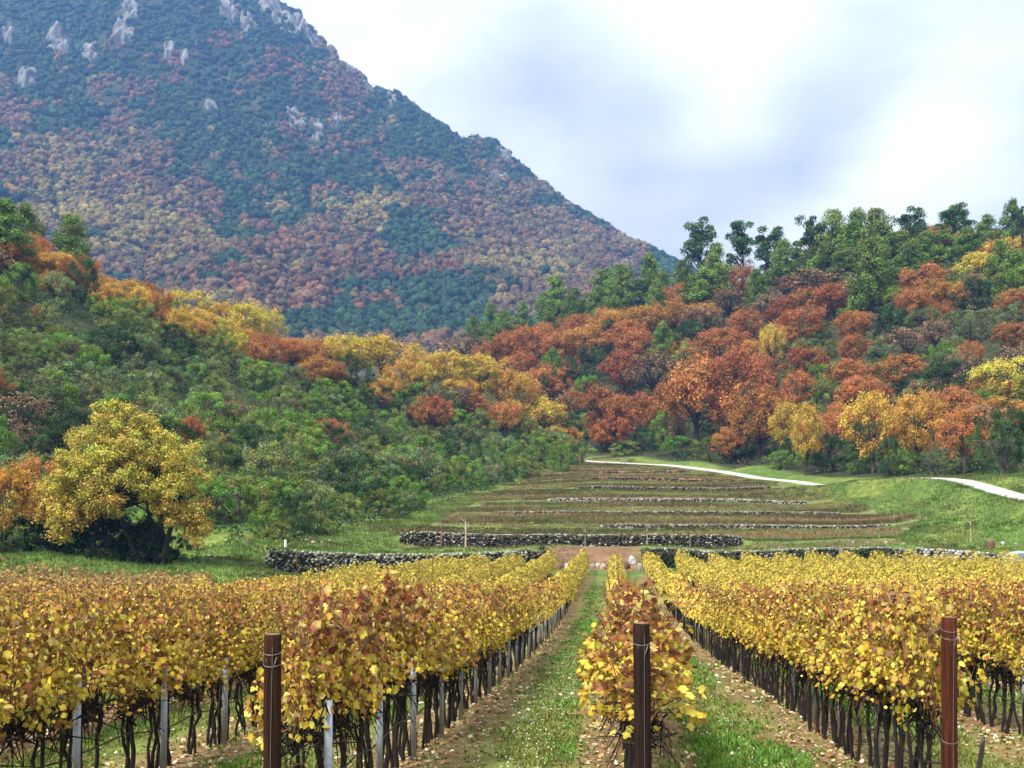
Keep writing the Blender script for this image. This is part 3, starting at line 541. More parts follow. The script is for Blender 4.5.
# the rest of both hillsides
def fill(n, side, dmin, box_, pick):
    c = 0; tries = 0
    while c < n and tries < n * 60:
        tries += 1; Y = random.uniform(box_[2], box_[3]); X = random.uniform(box_[0], box_[1]); px = VX + F * X / Y
        if px < -90 or px > 1110: continue
        g = gz(X, Y); py = HY - F * g / Y; r = pick(px, py, X, Y, g)
        if r is None: continue
        k, h, w = r
        if any((X - a) ** 2 + (Y - b) ** 2 < (dmin * (rr + w * .5)) ** 2 for a, b, rr, _ in occ): continue
        # skip what the hill or its crest hides
        ts = np.linspace(.55, .97, 14); gg = ground(X * ts, Y * ts)
        if np.any(HY - F * gg / (Y * ts) < HY - F * (g + h * .8) / Y): continue
        put_tree(k, X, Y, h, w, sink=.15); occ.append((X, Y, w * .5, False)); c += 1
    return c
foot_x = [-150, 0, 100, 200, 300, 350, 400, 450, 500, 560]; foot_D = [79, 79, 80, 80, 85.5, 94, 106, 127, 150, 184]
crest_D = [160, 165, 172, 182, 190, 195, 200, 207, 211, 212]
def pickL(px, py, X, Y, g):
    if px > 575: return None
    f0, c0 = np.interp(px, foot_x, foot_D), np.interp(px, foot_x, crest_D)
    if Y < f0 or Y > c0 + 6: return None
    t = (Y - f0) / (c0 - f0); r = random.random()
    if t > .86 and r < .75: k = random.choice(['orange', 'gold', 'rust', 'yellow', 'gold', 'orange']); return k, random.uniform(5.5, 7.5), random.uniform(5, 7)
    nz = fbm(np.array([X / 9]), np.array([Y / 9]), 2)[0]
    k = random.choices(['green', 'olive', 'grey', 'holm', 'brown', 'red'], [30 * (.4 + nz), 30, 22, 18 * (1.6 - nz), 2, 1])[0]
    h = random.uniform(3.8, 6.6) * (1 - .3 * (t < .15)); return k, h, h * random.uniform(.9, 1.3)
def pickR(px, py, X, Y, g):
    if px < 470 or Y > 332: return None
    f0 = np.interp(px, [480, 570, 650, 700, 750, 800, 850, 900, 960, 1024, 1150], [235, 216, 204, 190, 177, 162, 149, 140, 132, 124, 115]); c0 = np.interp(px, [480, 620, 800, 1024, 1150], [330, 315, 295, 275, 265])
    if Y < f0 or Y > c0 + 10: return None
    t = (Y - f0) / (c0 - f0); r = random.random()
    nz = fbm(np.array([X / 20 + 8]), np.array([Y / 20]), 2)[0]
    if t > .8: k = random.choices(['pine', 'olive', 'rust', 'brown', 'holm'], [22, 14, 24, 16, 24])[0]
    elif t > .45: k = random.choices(['rust', 'red', 'brown', 'holm', 'olive', 'orange', 'pine', 'grey'], [20, 10 if px < 900 else 5, 18, 18, 18, 6, 8, 14])[0]
    else: k = random.choices(['rust', 'red', 'orange', 'holm', 'green', 'olive', 'brown', 'grey'], [18, 8, 8, 20, 20, 14, 10, 8])[0]
    h = random.uniform(9, 13.5) if STYLE[k] in ('pine', 'umbrella') else (random.uniform(6.5, 10) if STYLE[k] != 'shrub' else random.uniform(4, 7.5))
    return k, h, h * {'oak': .95, 'thin': .8, 'shrub': 1.15, 'pine': .5, 'umbrella': .5}[STYLE[k]]
nL = fill(280, 'L', .42, (-115, 16, 82, 220), pickL); nR = fill(260, 'R', .40, (-15, 180, 115, 330), pickR)
print('filled', nL, nR, 'trees', len(TREES))

# undergrowth that closes the ground below the trees, and low scrub at the foot of the left hill
def scatter_bush(name, n, box_, test, rr, cols, label, cat, q=26, ls=.28):
    mb = MB(); X = rng.uniform(box_[0], box_[1], n); Y = rng.uniform(box_[2], box_[3], n); px = VX + F * X / Y; z = ground(X, Y); k = test(px, X, Y, z); X, Y, z = X[k], Y[k], z[k]; n = len(X)
    r = rng.uniform(rr[0], rr[1], n); d = randdir(n * q, .5).reshape(n, q, 3); d[..., 2] = np.abs(d[..., 2])
    c = np.stack([X, Y, z], 1)[:, None] + d * (r[:, None] * rng.uniform(.6, 1.1, (n, q)))[..., None] * np.array([1, 1, .85]); nn = d + rng.normal(size=d.shape) * .6; nn /= np.linalg.norm(nn, axis=2)[..., None]
    pal = np.array(cols)[rng.integers(0, len(cols), n)] * rng.uniform(.6, 1.4, (n, 1)); cc = pal[:, None] * rng.uniform(.75, 1.3, (n, q, 1))
    leaf_quads(mb, c.reshape(-1, 3), ls * rng.uniform(.6, 1.3, n * q), nn.reshape(-1, 3), cc.reshape(-1, 3), .7)
    return tag(mb.build(name, M_grass), label, cat, kind='stuff')
def tL(px, X, Y, z): return (px > -100) & (px < 575) & (Y > np.interp(px, foot_x, foot_D) - 1) & (Y < np.interp(px, foot_x, crest_D) + 4)
def tR(px, X, Y, z): return (px > 470) & (px < 1120) & (Y > np.interp(px, [480, 570, 650, 700, 750, 800, 850, 900, 960, 1024, 1150], [228, 212, 199, 185, 172, 157, 144, 136, 127, 119, 110]) + 1)
scatter_bush('undergrowth', 9000, (-120, 18, 80, 216), tL, (.6, 1.9), [(.09, .14, .04), KC['holm'], KC['holm'], KC['holm']], 'low green scrub between the trees of the left hillside', 'undergrowth')
scatter_bush('undergrowth', 6500, (-15, 180, 108, 335), tR, (.7, 2.0), [KC['holm'], KC['holm'], KC['holm'], (.09, .13, .04), (.12, .08, .05)], 'dark scrub between the trees of the right hillside', 'undergrowth', 24, .36)  # scrub coloured dark to give shaded gaps between the crowns
def tF(px, X, Y, z):
    f0 = np.interp(px, foot_x, foot_D); return (px > 195) & (px < 572) & (Y > f0 - 9 - 6 * rng.random(len(X))) & (Y < f0 + 2) & (fbm(X / 3, Y / 3, 2) > .42)
scatter_bush('scrub', 2600, (-40, 18, 80, 205), tF, (.2, .65), [KC['green'], KC['olive'], KC['grey'], (.16, .10, .05)], 'low scrub along the foot of the left hillside', 'scrub', 22, .16)

# ------------------------------------------------------------------ the big yellow oak by the field
def big_oak():
    D = 69.0; X0 = (128 - VX) * D / F; g = gz(X0 + .5, D); o = empty('oak_tree', (X0, D, g)); top = (HY - 393) * D / F - g
    tb, cb = MB(), MB(); C0 = (.54, .46, .085)
    stems = [((1.9, .1, -.2), (1.2, 0, 4.6)), ((1.5, .4, -.2), (2.6, .3, 5.0)), ((1.2, -.2, -.2), (-1.2, .2, 5.4)), ((-.6, .5, -.2), (-2.6, .5, 4.4)), ((2.3, 0, -.2), (3.6, .1, 4.2))]
    for p0, p1 in stems:
        t = np.linspace(0, 1, 8)[:, None]; p = np.array(p0) * (1 - t) + np.array(p1) * t + np.sin(t * 3.1) * rng.normal(0, .18, 3); tube(tb, p, np.linspace(.24, .12, 8), (.035, .028, .022), 8, False)
    lobes = [(-.6, 0, 8.9, 2.3), (-2.2, .2, 7.6, 2.3), (1.2, .2, 8.1, 2.2), (-3.6, .1, 6.0, 2.1), (3.0, 0, 6.9, 2.0), (-4.3, -.1, 4.6, 1.7), (4.0, .1, 5.2, 1.6), (-2.2, -1.6, 5.4, 2.0), (.3, -2.0, 6.6, 2.2), (.6, -1.9, 4.9, 1.7), (2.9, -1.2, 4.6, 1.5), (4.6, 0, 3.2, 1.25), (4.9, -.3, 2.3, .8), (-3.5, -1.0, 3.3, 1.4), (-5.0, -.4, 3.4, 1.2), (-4.4, -.8, 2.3, 1.0), (3.6, -1.4, 3.3, 1.0), (-.8, -2.0, 3.6, .9), (-1.2, 1.8, 6.5, 2.2), (2, 1.8, 6.0, 2.0), (-3.2, 1.6, 5.2, 1.9), (-1.6, -1.8, 4.2, 1.3)]
    cen = []; cr_ = []
    for (x, y, z, r) in lobes:
        k = int(15 * r); d = randdir(k, .25); q = d * (r * rng.uniform(.55, 1.0, (k, 1))) * [1, 1, .85] + [x, y, z * top / 11.2]; cen.append(q); cr_.append(rng.uniform(.36, .85, k))
        src = stems[rng.integers(0, 5)][1]
        for c in q[::3]:
            t = np.linspace(0, 1, 6)[:, None]; p = np.array(src) * (1 - t) + c * t + np.sin(t * 3.1) * rng.normal(0, .3, 3); tube(tb, p, np.linspace(.09, .02, 6), (.035, .028, .022), 5, False)
    cen = np.concatenate(cen); cr_ = np.concatenate(cr_)
    lowc = cen[:, 2] < 4.6; n_ = len(cen)
    mbk = cb; per = 150
    clumped(mbk, cen[~lowc], cr_[~lowc], per, .15, C0, .85, .4, .13, .25); clumped(mbk, cen[lowc], cr_[lowc], per, .15, (.54, .40, .08), .9, .2, .14, .25)
    # darker orange patches on the lower left
    lc = cen[(cen[:, 2] < 6.5) & (rng.random(n_) < .15)]; clumped(mbk, lc * [1.03, 1.0, 1], np.full(len(lc), .35), 30, .17, (.48, .32, .07), .7, .3)
    tb.build('trunk', M_bark, o, True); cb.build('crown', M_leaf, o)
    iv = MB()
    for p0, p1 in stems[:3]:
        t = np.linspace(0, .75, 14)[:, None]; p = np.array(p0) * (1 - t) + np.array(p1) * t; clumped(iv, p, np.full(14, .45), 55, .16, (.02, .04, .015), 1, 0, .2)
    iv.build('ivy', M_leaf, o)
    return tag(o, 'big spreading yellow oak with dark ivy clad stems beside the vineyard', 'oak')
big_oak()
def near_tree(px, py, D, w, h, kind, label):
    X = (px - VX) * D / F; o = put_tree(kind, X, D, h, w); TREES.pop(); tag(o, label, CATG[o.name.split('.')[0]]); return o
near_tree(8, 545, 71, 5.0, 6.6, 'orange', 'orange oak at the left edge beside the big yellow oak')
near_tree(-35, 545, 72, 5.5, 7.2, 'rust', 'rust orange oak left of the big yellow oak, cut by the photo edge')
near_tree(38, 545, 74.5, 4.0, 7.2, 'rust', 'narrow rust oak between the orange oak and the big yellow oak')
def thicket(px, D, w, h, label):  # bush coloured near black to stand in for the shade under the oak
    X = (px - VX) * D / F; o = empty('shade_bush', (X, D, gz(X, D))); tb, cb = MB(), MB(); k = 70; d = randdir(k, .3); d[:, 2] = np.abs(d[:, 2]); e_ = rng.uniform(.3, 1, (k, 1)) ** .5; c = d * e_ * [w * .5, w * .4, h * .9] + [0, 0, .2]
    for q in c[::4]: tube(tb, [(0, 0, -.1), q * .5, q], [.07, .04, .015], BARK, 5, False)
    clumped(cb, c, rng.uniform(.35, .7, k), 190, .15, (.022, .038, .016), .9, .3, .25, .2); tb.build('trunk', M_bark, o); cb.build('crown', M_leaf, o); tag(o, label, 'bush')
thicket(52, 71.5, 5.2, 4.0, 'near black evergreen bush filling the shade under the left side of the big yellow oak')
thicket(98, 69.8, 5.6, 3.6, 'near black evergreen bush filling the shade under the middle of the big yellow oak')
thicket(146, 69.6, 4.4, 3.4, 'near black evergreen bush filling the shade around the stems of the big yellow oak')
near_tree(176, 556, 70, 2.6, 2.2, 'holm', 'small dark evergreen bush at the right foot of the big yellow oak')
near_tree(5, 552, 69.5, 2.6, 2.3, 'holm', 'low dark green bush under the orange oak at the left edge')
near_tree(197, 537, 79, .9, 1.1, 'orange', 'tiny orange sapling on the grass right of the big yellow oak')
near_tree(205, 520, 86, 4.5, 5.0, 'green', 'bright green bushy tree just right of the big yellow oak')
near_tree(252, 512, 92, 4.5, 4.2, 'green', 'bright green bushy tree at the slope foot, left of the scrub')
near_tree(328, 512, 97, 2.4, 1.8, 'green', 'round light green shrub on the grass above the low stone wall')
near_tree(283, 548, 83, 2.4, 1.9, 'olive', 'round olive shrub behind the white marker post')

# ------------------------------------------------------------------ dry stone walls
def stone(mb, c, s, col, r):
    k = 6; th = np.arange(k) / k * 2 * np.pi + r.uniform(0, 1); V = []
    for hz_, rw in ((-.5, .75), (-.15, 1.0), (.25, .95), (.5, .6)):
        j = r.uniform(.8, 1.15, k); V.append(np.c_[np.cos(th) * rw * j * s[0] * .5, np.sin(th) * rw * j * s[1] * .5, np.full(k, hz_ * s[2])])
    V = np.concatenate(V) + c; mb.add(V, [[a * k + b, a * k + (b + 1) % k, (a + 1) * k + (b + 1) % k, (a + 1) * k + b] for a in range(3) for b in range(k)], col); mb.add(V[-k:], [list(range(k))], col)
def drywall(key, label, dark=.5, light=(.42, .41, .36), sz=.28, ivy=0, extra=.12, capw=True):
    x0, D0, x1, D1, h, Ln = WALLS[key]; X0, X1 = (x0 - VX) * D0 / F, (x1 - VX) * D1 / F; r = np.random.default_rng(len(key) + int(x0)); mb = MB()
    o = empty('stone_wall', (X0, D0, gz(X0, D0 - .6))); bx, by, bz = o.location
    n = int((X1 - X0) / (sz * 1.05)); 
    for i in range(n):
        t = (i + .5) / n; X = X0 + (X1 - X0) * t; Y = D0 + (D1 - D0) * t; zb = gz(X, Y - .8); zt = gz(X, Y + 1.2) + extra
        zt = max(zt, zb + .25); rows = max(1, int((zt - zb) / (sz * .62)))
        box(mb, (X - bx, Y + .08 - by, (zb + zt) / 2 - .15 - bz), (sz * 1.3, .3, zt - zb), (.03, .027, .02))
        for j in range(rows):
            if r.random() < .10: continue
            v = r.random(); c = np.array(light) * r.uniform(.6, 1.35) if v > dark else np.array((.055, .05, .035)) * r.uniform(.5, 1.6)
            stone(mb, np.array((X + r.normal(0, .04) + (j % 2) * sz * .5, Y - .16 + r.normal(0, .05), zb + (j + .5) * (zt - zb) / rows)) - (bx, by, bz), (sz * r.uniform(.8, 1.4), .3, (zt - zb) / rows * r.uniform(.8, 1.1)), c, r)
        if capw and r.random() < .8: stone(mb, np.array((X, Y + .05, zt)) - (bx, by, bz), (sz * r.uniform(.9, 1.5), .4, .13), np.array(light) * r.uniform(.4, 1.15), r)
    mb.build('stonework', M_stone, o)
    if ivy:
        iv = MB(); k = int(ivy * n); X = r.uniform(X0, X1, k); ok = fbm(X / 1.6, X * 0 + 3, 2) > .45; X = X[ok]; t = (X - X0) / (X1 - X0); Y = D0 + (D1 - D0) * t - .35; zb = ground(X, Y - .6); c = np.c_[X - bx, Y - by, zb + r.uniform(.1, h, len(X)) - bz]
        clumped(iv, c, r.uniform(.2, .5, len(X)), 40, .14, (.03, .055, .02), .9, .1, .25); iv.build('ivy', M_leaf, o)
    return tag(o, label, 'stone wall')
drywall('low', 'mossy grey dry stone wall with dark ivy at the left end of the vineyard', .45, (.27, .27, .20), .27, 1.8)
drywall('ivy', 'low dry stone wall under dark ivy behind the yellow vine rows', .7, (.26, .25, .20), .27, 5.0)
drywall('pale', 'pale grey dry stone wall behind the vines near the brown boulder', .15, (.38, .38, .36), .3)
drywall('upper', 'long dark dry stone wall at the front of the terraced field', .80, (.30, .28, .23), .22)
drywall('t1', 'low whitish stone line across the field, right behind the long dark wall', .6, (.24, .22, .18), .24, 0, -.05)
drywall('t2', 'low stone line, second behind the long dark wall of the field', .65, (.25, .23, .18), .24, 0, -.04)
drywall('t3', 'pale stone line across the middle of the terraced field', .35, (.30, .28, .24), .24, 0, -.02)
drywall('t4', 'brown grey stone line behind the pale middle one in the field', .6, (.22, .18, .14), .26, 0, -.02)
drywall('t5', 'reddish brown stone line near the far end of the field', .6, (.30, .17, .10), .34, 0, .05)
drywall('t6', 'short brown stone line, the last before the white track', .6, (.26, .17, .10), .34, 0, .02)

def rock_thing(X, Y, s, col, label, cat='boulder', name='boulder', sx=(1, 1, 1), group=None):
    r = np.random.default_rng(int(abs(X * 91 + Y * 17))); k = 10; th = np.arange(k) / k * 2 * np.pi; V = []
    for hz_, rw in ((-.3, .9), (.0, 1.0), (.3, 1.02), (.58, .92), (.78, .66), (.86, .3)):
        j = r.uniform(.68, 1.2, k); V.append(np.c_[np.cos(th) * rw * j * .5, np.sin(th) * rw * j * .45, np.full(k, hz_) + r.normal(0, .05, k)])
    V = np.concatenate(V) * np.array(sx) * s; mb = MB(); mb.add(V, [[a * k + b, a * k + (b + 1) % k, (a + 1) * k + (b + 1) % k, (a + 1) * k + b] for a in range(5) for b in range(k)], col); mb.add(V[-k:], [list(range(k))], col)
    o = mb.build(name, M_stone); o.location = (X, Y, gz(X, Y) - .12 * s); o.rotation_euler = (r.uniform(-.2, .2), r.uniform(-.25, .25), r.uniform(0, 6)); return tag(o, label, cat, group)
def at(px, D): return (px - VX) * D / F, D
W_, G_, B_ = (.42, .41, .38), (.24, .23, .20), (.10, .055, .04)
rock_thing(*at(990, 84.5), 1.0, (.15, .075, .05), 'upright reddish brown boulder with a pale cap, right of the field', sx=(.95, .8, .9))
rock_thing(*at(633, 80.2), .62, W_, 'largest white boulder between two yellow vine rows by the ivy wall', sx=(1.2, 1, 1.2))
rock_thing(*at(640, 79), .6, G_, 'grey boulder leaning on the largest white boulder')
rock_thing(*at(625, 79), .65, B_, 'dark brown boulder just left of the largest white boulder')
rock_thing(*at(568, 78.6), .55, W_, 'white boulder at the foot of the bare earth bank, left one')
rock_thing(*at(603, 78.8), .5, (.42, .33, .27), 'brownish white boulder at the foot of the bare earth bank, right one')
rock_thing(*at(560, 78.8), .5, (.16, .09, .07), 'dark red brown boulder left of the white one at the earth bank')
STN = [(593, 79, .45, G_), (598, 79.3, .4, W_), (586, 79, .35, (.2, .12, .09)), (575, 79.4, .4, G_), (553, 79.4, .35, W_), (608, 79.6, .4, (.24, .12, .08)), (650, 79.6, .45, G_), (657, 79.8, .35, W_), (886, 86, .4, (.3, .25, .19)), (903, 85.4, .28, W_), (853, 87, .35, G_), (868, 86.4, .3, (.26, .19, .15)), (921, 86.9, .35, (.28, .22, .17)), (1003, 85, .4, W_), (1016, 84.2, .35, G_),
       (210, 77.5, .4, G_), (216, 77, .3, W_), (205, 77.2, .28, G_), (313, 84, .35, W_), (322, 84.6, .3, G_), (330, 86, .35, G_), (306, 85, .3, W_), (383, 110, .5, W_), (392, 112, .4, G_), (405, 116, .45, W_), (412, 119, .4, W_), (430, 128, .5, W_), (441, 132, .4, G_), (455, 138, .5, W_), (373, 106, .4, G_), (360, 101, .45, G_), (352, 103, .35, W_), (342, 99, .4, G_), (298, 97, .45, G_), (288, 95, .35, G_), (20, 71, .3, G_), (45, 71.3, .28, W_), (60, 71.2, .3, G_), (75, 71.6, .25, W_)]
for i, (px, D, s, c) in enumerate(STN):
    where = 'on the grass by the big yellow oak' if px < 230 else ('on the grass above the low stone wall' if px < 340 else ('along the field edge below the left hillside' if px < 480 else ('at the foot of the bare earth bank' if px < 660 else 'on the bank between field and right vines')))
    tone = 'whitish' if c == W_ else ('grey' if c == G_ else 'brown')
    same = sorted([q for q in STN if ((q[0] < 230) == (px < 230)) and ((q[0] < 340) == (px < 340)) and ((q[0] < 480) == (px < 480)) and ((q[0] < 660) == (px < 660)) and (('whitish' if q[3] == W_ else ('grey' if q[3] == G_ else 'brown')) == tone)])
    k = same.index((px, D, s, c)); ordn = ['first', 'second', 'third', 'fourth', 'fifth', 'sixth', 'seventh', 'eighth', 'ninth', 'tenth', 'eleventh', 'twelfth'][k]
    rock_thing(*at(px, D), s, c, '%s %s stone from the left %s' % (ordn, tone, where) if len(same) > 1 else '%s stone %s' % (tone, where), 'stone', 'field_stone', (1.2, 1, .8), 'loose stones')

# stakes and saplings before the long dark wall
def stake(px, D, h, col, label, r=.05, twigs=False, cat='stake'):
    X, Y = at(px, D); o = empty('sapling' if twigs else 'wooden_stake', (X, Y, gz(X, Y))); mb = MB()
    tube(mb, [(0, 0, -.2), (.02, 0, h * .5), (.01, 0, h)], [r, r * .9, r * .8], col, 7); mb.build('trunk' if twigs else 'pole', M_bark if twigs else M_wood, o)
    if twigs:
        tw = MB()
        for i in range(16):
            a = random.uniform(0, 6.28); z0 = random.uniform(.45, .98) * h; l = random.uniform(.3, .7); tube(tw, [(0, 0, z0), (math.cos(a) * l * .5, math.sin(a) * l * .5, z0 + l * .5), (math.cos(a) * l * .7, math.sin(a) * l * .7, z0 + l)], [.018, .012, .005], col, 4)
        tw.build('branches', M_bark, o)
    else:
        tp = MB(); box(tp, (0, -r * .6, h * .78), (r * 2.4, r * 2.4, .06), (.05, .05, .05)); tp.build('tie', M_pipe, o)
    return tag(o, label, cat)
stake(441, 88.3, 2.1, (.28, .15, .10), 'reddish stake left of the pale bare sapling before the dark wall')
stake(465.5, 88, 2.3, (.50, .44, .34), 'pale bare sapling before the left part of the long dark wall', .075, True, 'sapling')
stake(585, 88.3, 1.75, (.30, .26, .17), 'grey stake above the bare earth bank, nearest to the middle of the dark wall')
stake(647, 88.3, 1.75, (.36, .30, .20), 'grey stake above the largest white boulder')
stake(690, 88.3, 1.3, (.24, .22, .14), 'short grey stake, last one before the right end of the dark wall')
stake(879, 87, 1.3, (.24, .24, .10), 'thin olive stake among the stones right of the dark wall')
stake(970.5, 86, 1.9, (.42, .38, .20), 'straw coloured stake beside the reddish brown boulder')
# marker post, sheet, heap
X, Y = at(285.5, 79.5); o = empty('marker_post', (X, Y, gz(X, Y))); mb = MB(); tube(mb, [(0, 0, -.2), (0, 0, .55)], .1, (.72, .78, .80), 10); mb.build('post', M_cloth, o, True)
mb = MB(); tube(mb, [(0, 0, .551), (0, 0, .64)], [.125, .08], (.62, .70, .74), 10); mb.build('cap', M_cloth, o); tag(o, 'short white marker post at the left end of the low stone wall', 'marker post')
X, Y = at(291, 62.5); mb = MB(); q = 9; uu, vv = np.meshgrid(np.linspace(-1, 1, q), np.linspace(-1, 1, q)); zz = .16 + .30 * (uu * .5 + .5) * (1 - .5 * np.abs(vv)) + .05 * (fbm(uu * 2 + 5, vv * 2, 2) - .5)
mb.add(np.c_[(uu * .48).ravel(), (vv * .35).ravel(), zz.ravel()], grid_faces(q, q), (.62, .68, .66)); mb.add(np.c_[(uu * .48).ravel(), (vv * .35).ravel(), zz.ravel() - .06], grid_faces(q, q), (.5, .55, .55))
o = mb.build('plastic_sheet', M_cloth, smooth=True); o.location = (X, Y, gz(X, Y) + .05); tag(o, 'crumpled pale plastic sheet on the grass behind the red topped vines', 'sheet')
X, Y = at(1019, 78); q = 22; uu, vv = np.meshgrid(np.linspace(-1, 1, q), np.linspace(-1, 1, q)); rr_ = np.sqrt(uu ** 2 + vv ** 2)
zz = np.clip(1.5 * (1 - rr_ ** 2.4), -.3, 2) + .4 * (fbm(uu * 2.3 + 3, vv * 2.3 + 1, 3) - .5); mb = MB(); cc = np.where((fbm(uu * 3 + 1, vv * 2, 2).ravel() > .5)[:, None], (.10, .13, .17), (.34, .42, .50))
mb.add(np.c_[(uu * 1.9).ravel(), (vv * 1.2).ravel(), zz.ravel()], grid_faces(q, q), cc); o = mb.build('covered_heap', M_cloth, smooth=True); o.location = (X, Y, gz(X, Y)); tag(o, 'blue grey and dark heap behind the last vines at the right edge', 'heap')

# ------------------------------------------------------------------ weeds of the terraced field, grass, litter
def tufts(name, X, Y, h, cols, label, cat, blades=7, wd=.02, spread=.12, material=None, lean=.35):
    n = len(X); z = ground(X, Y); q = blades; a = rng.uniform(0, 6.28, (n, q)); b0 = np.stack([X[:, None] + rng.normal(0, spread, (n, q)), Y[:, None] + rng.normal(0, spread, (n, q)), np.repeat(z[:, None], q, 1)], -1)
    hh = (h if np.ndim(h) else np.full(n, h))[:, None] * rng.uniform(.5, 1.2, (n, q)); ln = rng.uniform(.05, lean, (n, q))[..., None] * hh[..., None]
    d = np.stack([np.cos(a), np.sin(a), np.zeros_like(a)], -1); s = np.stack([-np.sin(a), np.cos(a), np.zeros_like(a)], -1) * (wd if np.ndim(wd) == 0 else wd[:, None, None])
    upv = np.array([0, 0, 1.]) * hh[..., None]; V = np.stack([b0 - s, b0 + s, b0 + upv * .6 + d * ln * .4 + s * .6, b0 + upv + d * ln, b0 + upv * .6 + d * ln * .4 - s * .6], -2)
    cc = np.repeat(cols[:, None] * rng.uniform(.7, 1.35, (n, q, 1)), 5, 1).reshape(-1, 3) if False else np.repeat((cols[:, None] * rng.uniform(.7, 1.35, (n, q, 1))).reshape(-1, 3), 5, 0)
    mb = MB(); mb.add(V.reshape(-1, 3), np.arange(n * q * 5).reshape(-1, 5), cc); return tag(mb.build(name, material or M_grass), label, cat, kind='stuff')
def inside(Y, X): return (X > -9.5 + (Y - 90) * .155) & (X < np.interp(Y, [88, 94, 100, 112, 125, 140, 160, 200], [33, 37, 41, 40, 39, 37.5, 36, 22]))
n = 52000; Y = 90.5 + 112 * rng.random(n) ** 1.25; X = rng.uniform(-12, 46, n); k = inside(Y, X + 5 * (fbm(X / 5, Y / 5, 2) - .5)) & (rng.random(n) < .25 + 1.3 * fbm(X / 4, Y / 2, 3)) & (road_dist(X, Y) > 3)
for (x0, D0, x1, D1, h, Ln) in WALLS.values():
    yl = D0 + (D1 - D0) * (X - (x0 - VX) * D0 / F) / ((x1 - VX) * D1 / F - (x0 - VX) * D0 / F); k &= ~((Y > yl - 1.6) & (Y < yl + .5))
X, Y = X[k], Y[k]; band = vnoise(X / 16, Y / 1.4)
pal = np.array([(.19, .14, .06), (.15, .165, .055), (.25, .19, .09), (.12, .17, .045), (.17, .10, .05)])
ci = np.where(band > .55, rng.choice([0, 2, 4, 2], len(X)), rng.choice([1, 3, 0], len(X)))
tufts('dry_weeds', X, Y, .16 + .22 * (band > .5) * rng.random(len(X)), pal[ci] * (.55 + .75 * sstep(.3, .7, vnoise(X / 20 + 5, Y / 2.3)))[:, None], 'brown and olive weeds covering the terraced field', 'weeds', 7, .05, .22)
# short grass on the banks
n = 85000; Y = rng.uniform(60, 135, n); X = rng.uniform(-45, 62, n); px = VX + F * X / Y
f0 = np.interp(px, foot_x, foot_D); k = (~inside(Y, X) | (Y < 89)) & (road_dist(X, Y) > 1.45) & (((px < 575) & (Y < f0)) | (px > 640)) & ((Y > 78) | ((px < 400) & (Y > 63))) & (px > -50) & (px < 1080) & ~((Y > 80) & (Y < 89.5) & (X > -10) & (X < 34) & (rng.random(n) < .72)) & ~((px > 600) & (Y > np.interp(px, [600, 820, 1024], [140, 137, 110]) + 8))
X, Y = X[k], Y[k]; nn_ = fbm(X / 4, Y / 4, 3)
pal = np.array([(.09, .17, .03), (.12, .18, .04), (.17, .17, .055)]); tufts('bank_grass', X, Y, .08 + .26 * fbm(X / 1.8 + 9, Y / 1.8, 3), pal[np.clip((nn_ * 6 - 1.6 + rng.normal(0, .8, len(X))).astype(int), 0, 2)] * (.25 + 1.3 * fbm(X / 2.5 + 4, Y / 2.5, 3))[:, None], 'short green grass on the banks around the terraced field', 'grass', 5, .035, .2)
# grass between the vine rows
n = 105000; Y = 5 + 62 * rng.random(n) ** 1.9; px = rng.uniform(-150, 1300, n); X = (px - VX) * Y / F; off = X - (VPX - VX) / F * Y; ph = np.abs((off - .23 + 1.25) % 2.5 - 1.25)
g_ = fbm(X / 1.1, Y / 1.6, 3); k = (ph > .55 + .3 * (1 - g_)) & (g_ + .6 * (ph - .8) > .42) | (rng.random(n) < .08); X, Y, g_ = X[k], Y[k], g_[k]
pal = np.array([(.20, .22, .055), (.14, .26, .04), (.10, .25, .035)]); tufts('grass', X, Y, .035 + .05 * g_, pal[np.clip((g_ * 6 - 2 + rng.normal(0, .5, len(X))).astype(int), 0, 2)], 'green grass and herbs growing between the vine rows', 'grass', 6, .006 + .0006 * Y, .06, lean=1.0)
# fallen leaves
n = 78000; Y = 5 + 45 * rng.random(n) ** 1.7; px = rng.uniform(-150, 1300, n); X = (px - VX) * Y / F; off = X - (VPX - VX) / F * Y; ph = np.abs((off - .23 + 1.25) % 2.5 - 1.25)
k = rng.random(n) < np.clip(1.25 - ph * 1.1, .10, 1); X, Y = X[k], Y[k]; n = len(X); c = np.c_[X, Y, ground(X, Y) + rng.uniform(.012, .035, n)]
nn = rng.normal(0, .35, (n, 3)); nn[:, 2] = 1; nn /= np.linalg.norm(nn, axis=1)[:, None]
pal = np.array([(.30, .21, .10), (.22, .13, .06), (.38, .29, .15), (.16, .09, .05), (.42, .33, .14), (.26, .11, .05), (.5, .45, .33)])
mb = MB(); vine_leaves(mb, c[Y < 16], rng.uniform(.032, .065, (Y < 16).sum()), nn[Y < 16], pal[rng.integers(0, 7, (Y < 16).sum())] * rng.uniform(.7, 1.25, ((Y < 16).sum(), 1)))
q = Y >= 16; leaf_quads(mb, c[q], rng.uniform(.06, .11, q.sum()), nn[q], pal[rng.integers(0, 7, q.sum())] * rng.uniform(.7, 1.25, (q.sum(), 1)), .8)
tag(mb.build('fallen_leaves', M_litter), 'dry brown vine leaves lying along the vine rows', 'fallen leaves', kind='stuff')
